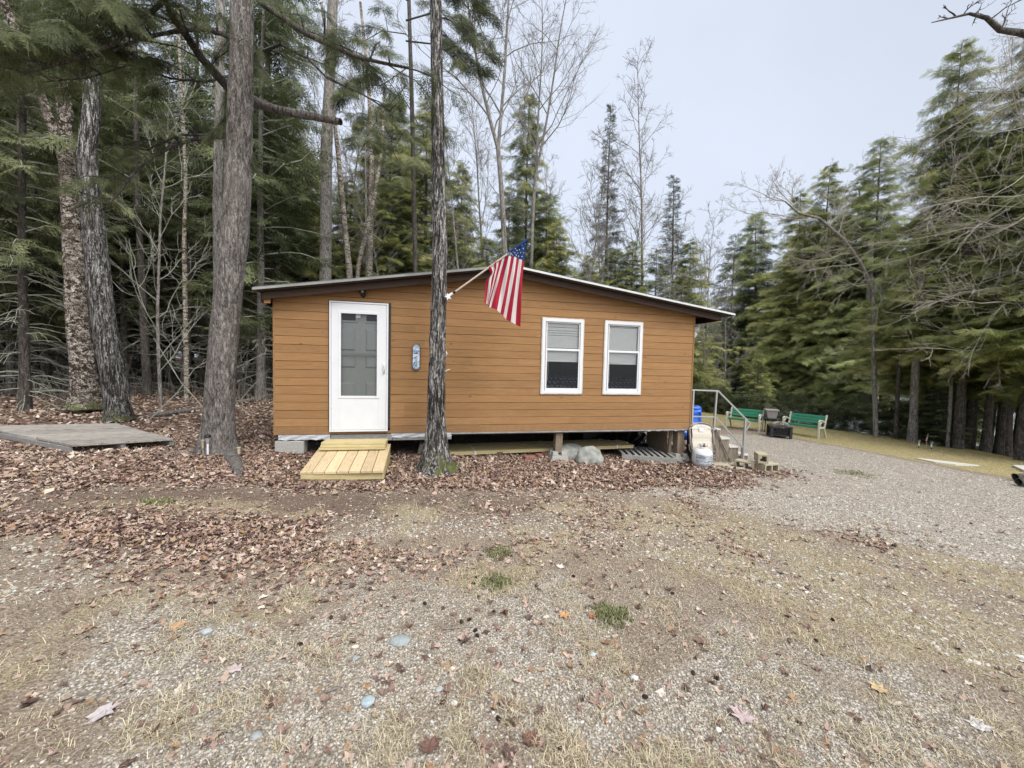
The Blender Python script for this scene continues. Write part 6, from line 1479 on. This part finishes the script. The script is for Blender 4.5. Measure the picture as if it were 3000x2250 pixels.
# ================================================================== SMALL THINGS OUTDOORS
# bleached platform at left
t = thing('wooden_platform', PG(250, 1300), 'bleached grey plank platform lying on the leaves at left', 'platform')
zt_ = -.10
c4 = [PZ(210, 1303, zt_), PZ(508, 1285, zt_), PZ(338, 1239, zt_), PZ(-70, 1247, zt_)]
A0, B0, C0, D0 = [np.array(c) for c in c4]
nb = 6
for i in range(nb):
    a, c = i/nb+.004, (i+1)/nb-.006
    tp = [A0+(D0-A0)*a, B0+(C0-B0)*a, B0+(C0-B0)*c, A0+(D0-A0)*c]; j = rng.uniform(-.008, .008)
    b = MB(); b.hexa([*[p-np.array([0, 0, .035-j]) for p in tp], *[p+np.array([0, 0, j]) for p in tp]], (i*.37) % 1); b.build('plank', MAT['deckgrey'], t, bevel=.004)
b = MB()
for (p, q) in ((A0, D0), (B0, C0), ((A0+B0)/2, (C0+D0)/2)):
    d = (q-p)/np.linalg.norm(q-p); L_ = np.linalg.norm(q-p); b.box((p+q)/2-np.array([0, 0, .075]), (L_-.1, .05, .07), np.array([d, np.cross([0, 0, 1], d), [0, 0, 1]]).T, .2)
b.build('joist', MAT['greywood'], t)
# fallen logs and sticks
def log(pts, rr, name, label, mat='bark_grey', cat='log', n=10):
    P_ = [PG(u, v) for u, v in pts]; b = MB(); b.tube([[p[0], p[1], g1(p[0], p[1])+r_*.8] for p, r_ in zip(P_, rr)], rr, n)
    return tag(b.build(name, MAT[mat], smooth=True, loc=tuple(P_[0])), label, cat)
log([(440, 1226), (490, 1218), (560, 1207), (620, 1196)], [.07, .06, .055, .05], 'fallen_log', 'grey fallen log lying behind the big spruce')
log([(690, 1185), (740, 1176), (800, 1160)], [.07, .065, .06], 'fallen_log', 'pale fallen log between the big spruce and the cabin corner')
log([(455, 1335), (500, 1330), (560, 1328), (600, 1330)], [.02, .03, .03, .02], 'driftwood', 'split grey branch lying left of the path lights', cat='branch')
def stick(pts, r_, label, zs=None, group=None, mat='deadtwig', name='dead_branch'):
    b = MB(); P_ = []
    for k, (u, v, z) in enumerate(pts): 
        g_ = PG(u, v) if z == 0 else None
        P_.append(np.array([g_[0], g_[1], g1(g_[0], g_[1])+r_]) if z == 0 else None)
    base = [p for p in P_ if p is not None][0]
    for k, (u, v, z) in enumerate(pts):
        if P_[k] is None: P_[k] = PY(u, v, base[1]+z)
    b.tube(P_, np.linspace(r_, r_*.35, len(P_)), 6)
    for q in range(4):
        s = rng.uniform(.3, .95); i = int(s*(len(P_)-1)); p = P_[i]; L_ = np.linalg.norm(P_[-1]-P_[0])*.25; d = rng.normal(0, 1, 3); d[2] = abs(d[2])*.5; d /= np.linalg.norm(d); b.tube([p, p+d*L_*.6, p+d*L_+np.array([0, 0, .03])], [r_*.4, r_*.3, r_*.15], 4)
    return tag(b.build(name, MAT[mat], smooth=True, loc=tuple(base)), label, 'branch', group)
stick([(600, 1200, 0), (530, 1120, .3), (480, 1040, .5), (450, 990, .6)], .014, 'bare dead branch leaning up behind the platform')
stick([(440, 1230, 0), (520, 1150, .2), (570, 1080, .3), (640, 1040, .5)], .016, 'dark dead branch propped over the fallen log')
stick([(700, 1180, 0), (740, 1130, .2), (790, 1080, .3)], .014, 'dead branch leaning near the cabin corner')
stick([(300, 1190, 0), (230, 1110, .3), (210, 1010, .4)], .018, 'broken dead branch leaning on the old birch')
stick([(700, 1120, 0), (720, 1060, .2), (735, 1000, .3)], .010, 'thin upright dead stem behind the big spruce')
GS = 'fallen twigs on the gravel'
for (pts, r_, lb) in (([(1300, 1845, 0), (1380, 1838, 0), (1430, 1805, 0), (1438, 1795, 0)], .005, 'curved dark twig on the gravel below the middle moss tufts'), ([(1000, 2240, 0), (1060, 2210, 0), (1125, 2150, 0)], .006, 'long twig near the bottom edge left of centre'),
                   ([(1240, 1730, 0), (1380, 1737, 0)], .005, 'straight pale twig left of the narrow moss tuft'), ([(2460, 1895, 0), (2520, 1888, 0)], .005, 'short dark twig in the right foreground'), ([(950, 2032, 0), (1010, 2012, 0)], .006, 'pale broken stick above the blue stone'), ([(1360, 1468, 0), (1400, 1475, 0)], .006, 'short stick on the bare soil before the maple')):
    stick(pts, r_, lb, group=GS, mat='twig', name='fallen_twig')
p = PG(1077, 2062); rock((p[0], p[1], p[2]+.008), (.032, .026, .016), 21, 'blue_stone', 'largest blue-grey stone in the near gravel', plain('blue_grey_stone', (.33, .39, .41), .9, .25, 60), 'stone', 3)
for i, (u, v, s_, c_, lb) in enumerate(((1172, 1880, .05, (.27, .30, .30), 'long flat grey stone left of centre'), (1042, 1930, .02, (.27, .3, .3), 'small dark grey stone under the long flat one'), (1857, 1988, .022, (.5, .52, .52), 'pale grey stone right of centre in the gravel'), (1738, 1920, .022, (.42, .47, .48), 'pale blue-grey stone below the largest moss tuft'), (1290, 2022, .02, (.4, .42, .4), 'grey stone in the gravel right of the blue stone'), (1330, 2062, .018, (.62, .6, .56), 'whitish stone in the gravel, near bottom centre'), (1040, 1897, .02, (.62, .52, .44), 'pinkish stone above the small dark grey one'), (605, 1852, .03, (.38, .42, .43), 'pale blue-grey stone among the left leaves'), (750, 2160, .022, (.3, .32, .32), 'round grey stone at lower left'), (2105, 2140, .014, (.75, .73, .7), 'white pebble in the lower right foreground'))):
    p = PG(u, v); rock((p[0], p[1], p[2]+.004), (s_, s_*.75, s_*.4), 30+i, 'stone', lb, plain('stone_tint', c_, .9, .2, 60), 'stone', 3)
# single leaves that stand out
def one_leaf(u, v, s_, c_, lb, curl=.5, ang=0.0):
    p = PG(u, v); n = 14; a = np.arange(n)*2*np.pi/n; r_ = np.where(np.arange(n) % 2 == 0, .5, .3)*rng.uniform(.85, 1.1, n)
    r2_ = r_*.5; x = np.r_[0, r2_*np.cos(a), r_*np.cos(a)]; y = np.r_[0, r2_*np.sin(a), r_*np.sin(a)]
    z = .02+curl*(x**2*.9+.35*np.abs(y)*(y > 0))+rng.uniform(-.05, .05, 2*n+1)
    V = np.c_[x, y, z]*s_ @ rotz(ang).T+np.array([p[0], p[1], g1(p[0], p[1])+.004])
    F3 = [[0, i+1, (i+1) % n+1] for i in range(n)]; F4 = [[i+1, n+i+1, n+(i+1) % n+1, (i+1) % n+1] for i in range(n)]
    b = MB(); b.add(V, F3, .5); b.add(V, F4, .5)
    m = plain('leaf_tint', c_, .75, .22, 45); tag(b.build('fallen_leaf', m, loc=tuple(p)), lb, 'leaf', 'single fallen leaves that stand out')
for a in ((1652, 1805, .10, (.5, .28, .13), 'pale orange leaf left of the largest moss tuft', .5), (1735, 1808, .07, (.3, .15, .08), 'thin brown leaf curled beside the largest moss tuft', .9), (1260, 2190, .11, (.16, .09, .07), 'dark brown curled leaf at the bottom, left of centre', .9), (1555, 2172, .09, (.15, .08, .055), 'dark crumpled leaf at the bottom centre', 1.1),
          (690, 1962, .09, (.48, .4, .38), 'pale grey-pink leaf in the left foreground', .3), (300, 2095, .12, (.42, .38, .37), 'large silvery leaf cluster at lower left', .6), (2175, 2100, .12, (.42, .33, .32), 'pinkish grey leaf at lower right', .4), (2575, 2020, .10, (.5, .38, .2), 'long tan leaf in the right foreground', .5), (2868, 2130, .10, (.55, .52, .5), 'whitish torn leaf at far lower right', .5),
          (880, 1955, .07, (.5, .42, .4), 'pale pink leaf below the left gravel patch', .4), (520, 1838, .10, (.45, .27, .15), 'orange-brown leaf in the middle of the left grass', .5), (2052, 1882, .09, (.2, .12, .09), 'dark leaf lying right of centre', .6), (1642, 1662, .08, (.62, .55, .5), 'whitish leaf on the gravel above the largest moss tuft', .4), (1422, 1737, .07, (.55, .47, .44), 'pale leaf just below the narrow moss tuft', .4)): one_leaf(*a, ang=rng.uniform(0, 6))
# pine cones
CG = 'small dark cones on the gravel'; cone = None
for i, (u, v) in enumerate([(1447, 1795), (1375, 1818), (1352, 1825), (1393, 1850), (1398, 1865), (1640, 2200), (1245, 1770), (1400, 1752), (1387, 1712), (1395, 1695), (1890, 2045), (2440, 1818), (1970, 1740), (970, 1812), (880, 1890), (1460, 2110), (690, 1500), (130, 1500), (250, 1475), (1680, 1690), (2030, 1975), (2100, 1990), (2390, 1880), (1100, 1520)]):
    p = PG(u, v)
    if cone is None:
        b = MB(); 
        for k in range(6):
            aa = np.arange(6)*1.047+k*.5; z = -.012+k*.0048; r0_ = .008*math.sin((k+1)/7*math.pi)+.002
            for q in aa: b.box((r0_*math.cos(q), r0_*math.sin(q), z), (.007, .006, .003), rotz(q)@np.array(Matrix.Rotation(R(-30), 3, 'Y')))
        b.lathe([(0, -.013), (.006, -.006), (.006, .008), (0, .014)], (0, 0, 0), 8)
        cone = b.build('spruce_cone', plain('cone_brown', (.05, .032, .022), .8, .3, 80)); o = cone
        tag(o, 'small dark cone lying on the gravel or leaves', 'cone', CG)
    else: o = cone.copy(); COL.objects.link(o)
    o.location = (p[0], p[1], g1(p[0], p[1])+.008); o.rotation_euler = (R(90), 0, i*1.7); o.scale = (.8, .8, .95)
# path lights
def path_light(c, h, label, kind=0, s=1.0):
    t = thing('path_light', c, label, 'garden light', 'solar path lights')
    x, y, z = c
    if kind == 0:
        b = MB(); b.tube([[x, y, z-.02], [x, y, z+.05*s]], .012*s, 10); b.build('spike', MAT['black'], t); b = MB(); b.tube([[x, y, z+.05*s], [x, y, z+h*.62]], .014*s, 12); b.build('stem', MAT['white'], t, smooth=True)
        b = MB(); b.tube([[x, y, z+h*.62], [x, y, z+h*.9]], [.018*s, .036*s], 16); b.build('lens', MAT['planter'], t, smooth=True); b = MB(); b.lathe([(0, h), (.034*s, h), (.044*s, h*.93), (.044*s, h*.89), (0, h*.89)], (x, y, z), 20); b.build('cap', MAT['black'], t)
    else:
        b = MB(); b.tube([[x, y, z-.02], [x, y, z+h*.5]], .006*s, 8); b.build('spike', MAT['concretetan'], t); b = MB(); b.tube([[x, y, z+h*.5], [x, y, z+h*.95]], [.016*s, .02*s], 12); b.build('lens', MAT['concretetan'], t, smooth=True)
        b = MB(); b.tube([[x, y, z+h*.93], [x, y, z+h]], [.026*s, .024*s], 12); b.build('cap', MAT['concretetan'], t, smooth=True)
for (u, v, h, lb, k, s) in ((609, 1341, .33, 'black-capped solar light at the foot of the big spruce', 0, .95), (595, 1337, .24, 'small tan solar light left of the black-capped one by the spruce', 1, .9), (700, 1349, .19, 'small tan solar light right of the big spruce roots', 1, 1.0), (1250, 1378, .2, 'small clear solar light at the left foot of the maple', 1, .9), (1303, 1380, .17, 'small clear solar light in the moss at the right foot of the maple', 1, .8), (1353, 1388, .17, 'small clear solar light right of the maple root', 1, .8), (2691, 1312, .25, 'black-capped solar light left of the small flag on the bank', 0, 1.1), (2728, 1316, .25, 'black-capped solar light right of the small flag on the bank', 0, 1.1)):
    p = PG(u, v); path_light((float(p[0]), float(p[1]), g1(p[0], p[1])), h, lb, k, s)
p = PG(2713, 1306); z0 = g1(p[0], p[1]); t = thing('small_flag', (p[0], p[1], z0), 'small faded flag on a stick between two path lights', 'flag')
b = MB(); b.tube([[p[0], p[1], z0], [p[0]+.05, p[1], z0+.38]], .006, 6); b.build('stick', MAT['offwhite'], t)
b = MB()
for i in range(7): b.prism([(p[0]+.045-.004*i-.008, z0+.37-.012*i), (p[0]+.045-.004*i, z0+.365-.012*i), (p[0]+.02-.014*i, z0+.13+.006*i), (p[0]+.006-.014*i, z0+.135+.006*i)], p[1]-.01-.002*(i % 2), p[1], i % 2)
b.build('flag_cloth', [MR, MW], t)
# slabs and logs at the right
for (q4_, zt_, lb) in (([(2680, 1345), (2708, 1347), (2868, 1366), (2800, 1364), (2740, 1357)], .03, 'long pale slab lying at the gravel edge before the path lights'), ([(2965, 1368), (3040, 1372), (3060, 1392), (3000, 1384)], .05, 'pale slab at the right edge of the picture')):
    P_ = [PG(u, v) for u, v in q4_]; n = len(P_); b = MB(); V = [[p[0], p[1], g1(p[0], p[1])-.02] for p in P_]+[[p[0], p[1], g1(p[0], p[1])+zt_] for p in P_]
    b.add(V, [[i, (i+1) % n, n+(i+1) % n, n+i] for i in range(n)]); c = np.mean(V[n:], 0); b.add(V[n:]+[c], [[i, (i+1) % n, n] for i in range(n)]); tag(b.build('stone_slab', MAT['offwhite'], loc=tuple(P_[0])), lb, 'slab', kind='thing')
for i, (u, v, lb) in enumerate(((2985, 1412, 'dark charred log, upper of two at the right edge'), (2995, 1428, 'dark charred log, lower of two at the right edge'))):
    p = PG(u, v); c = np.array([p[0]+.2, p[1], g1(p[0], p[1])+.08]); d = np.array([math.cos(-.35), math.sin(-.35), .03]); b_, _, _ = hero_trunk([[*(c-d*.2), .06], [*c, .06], [*(c+d*.6), .055]], 18, 40, i+60, .03, 6, 8); tag(b_.build('charred_log', MAT['bark_dark'], smooth=True, loc=tuple(c)), lb, 'log')
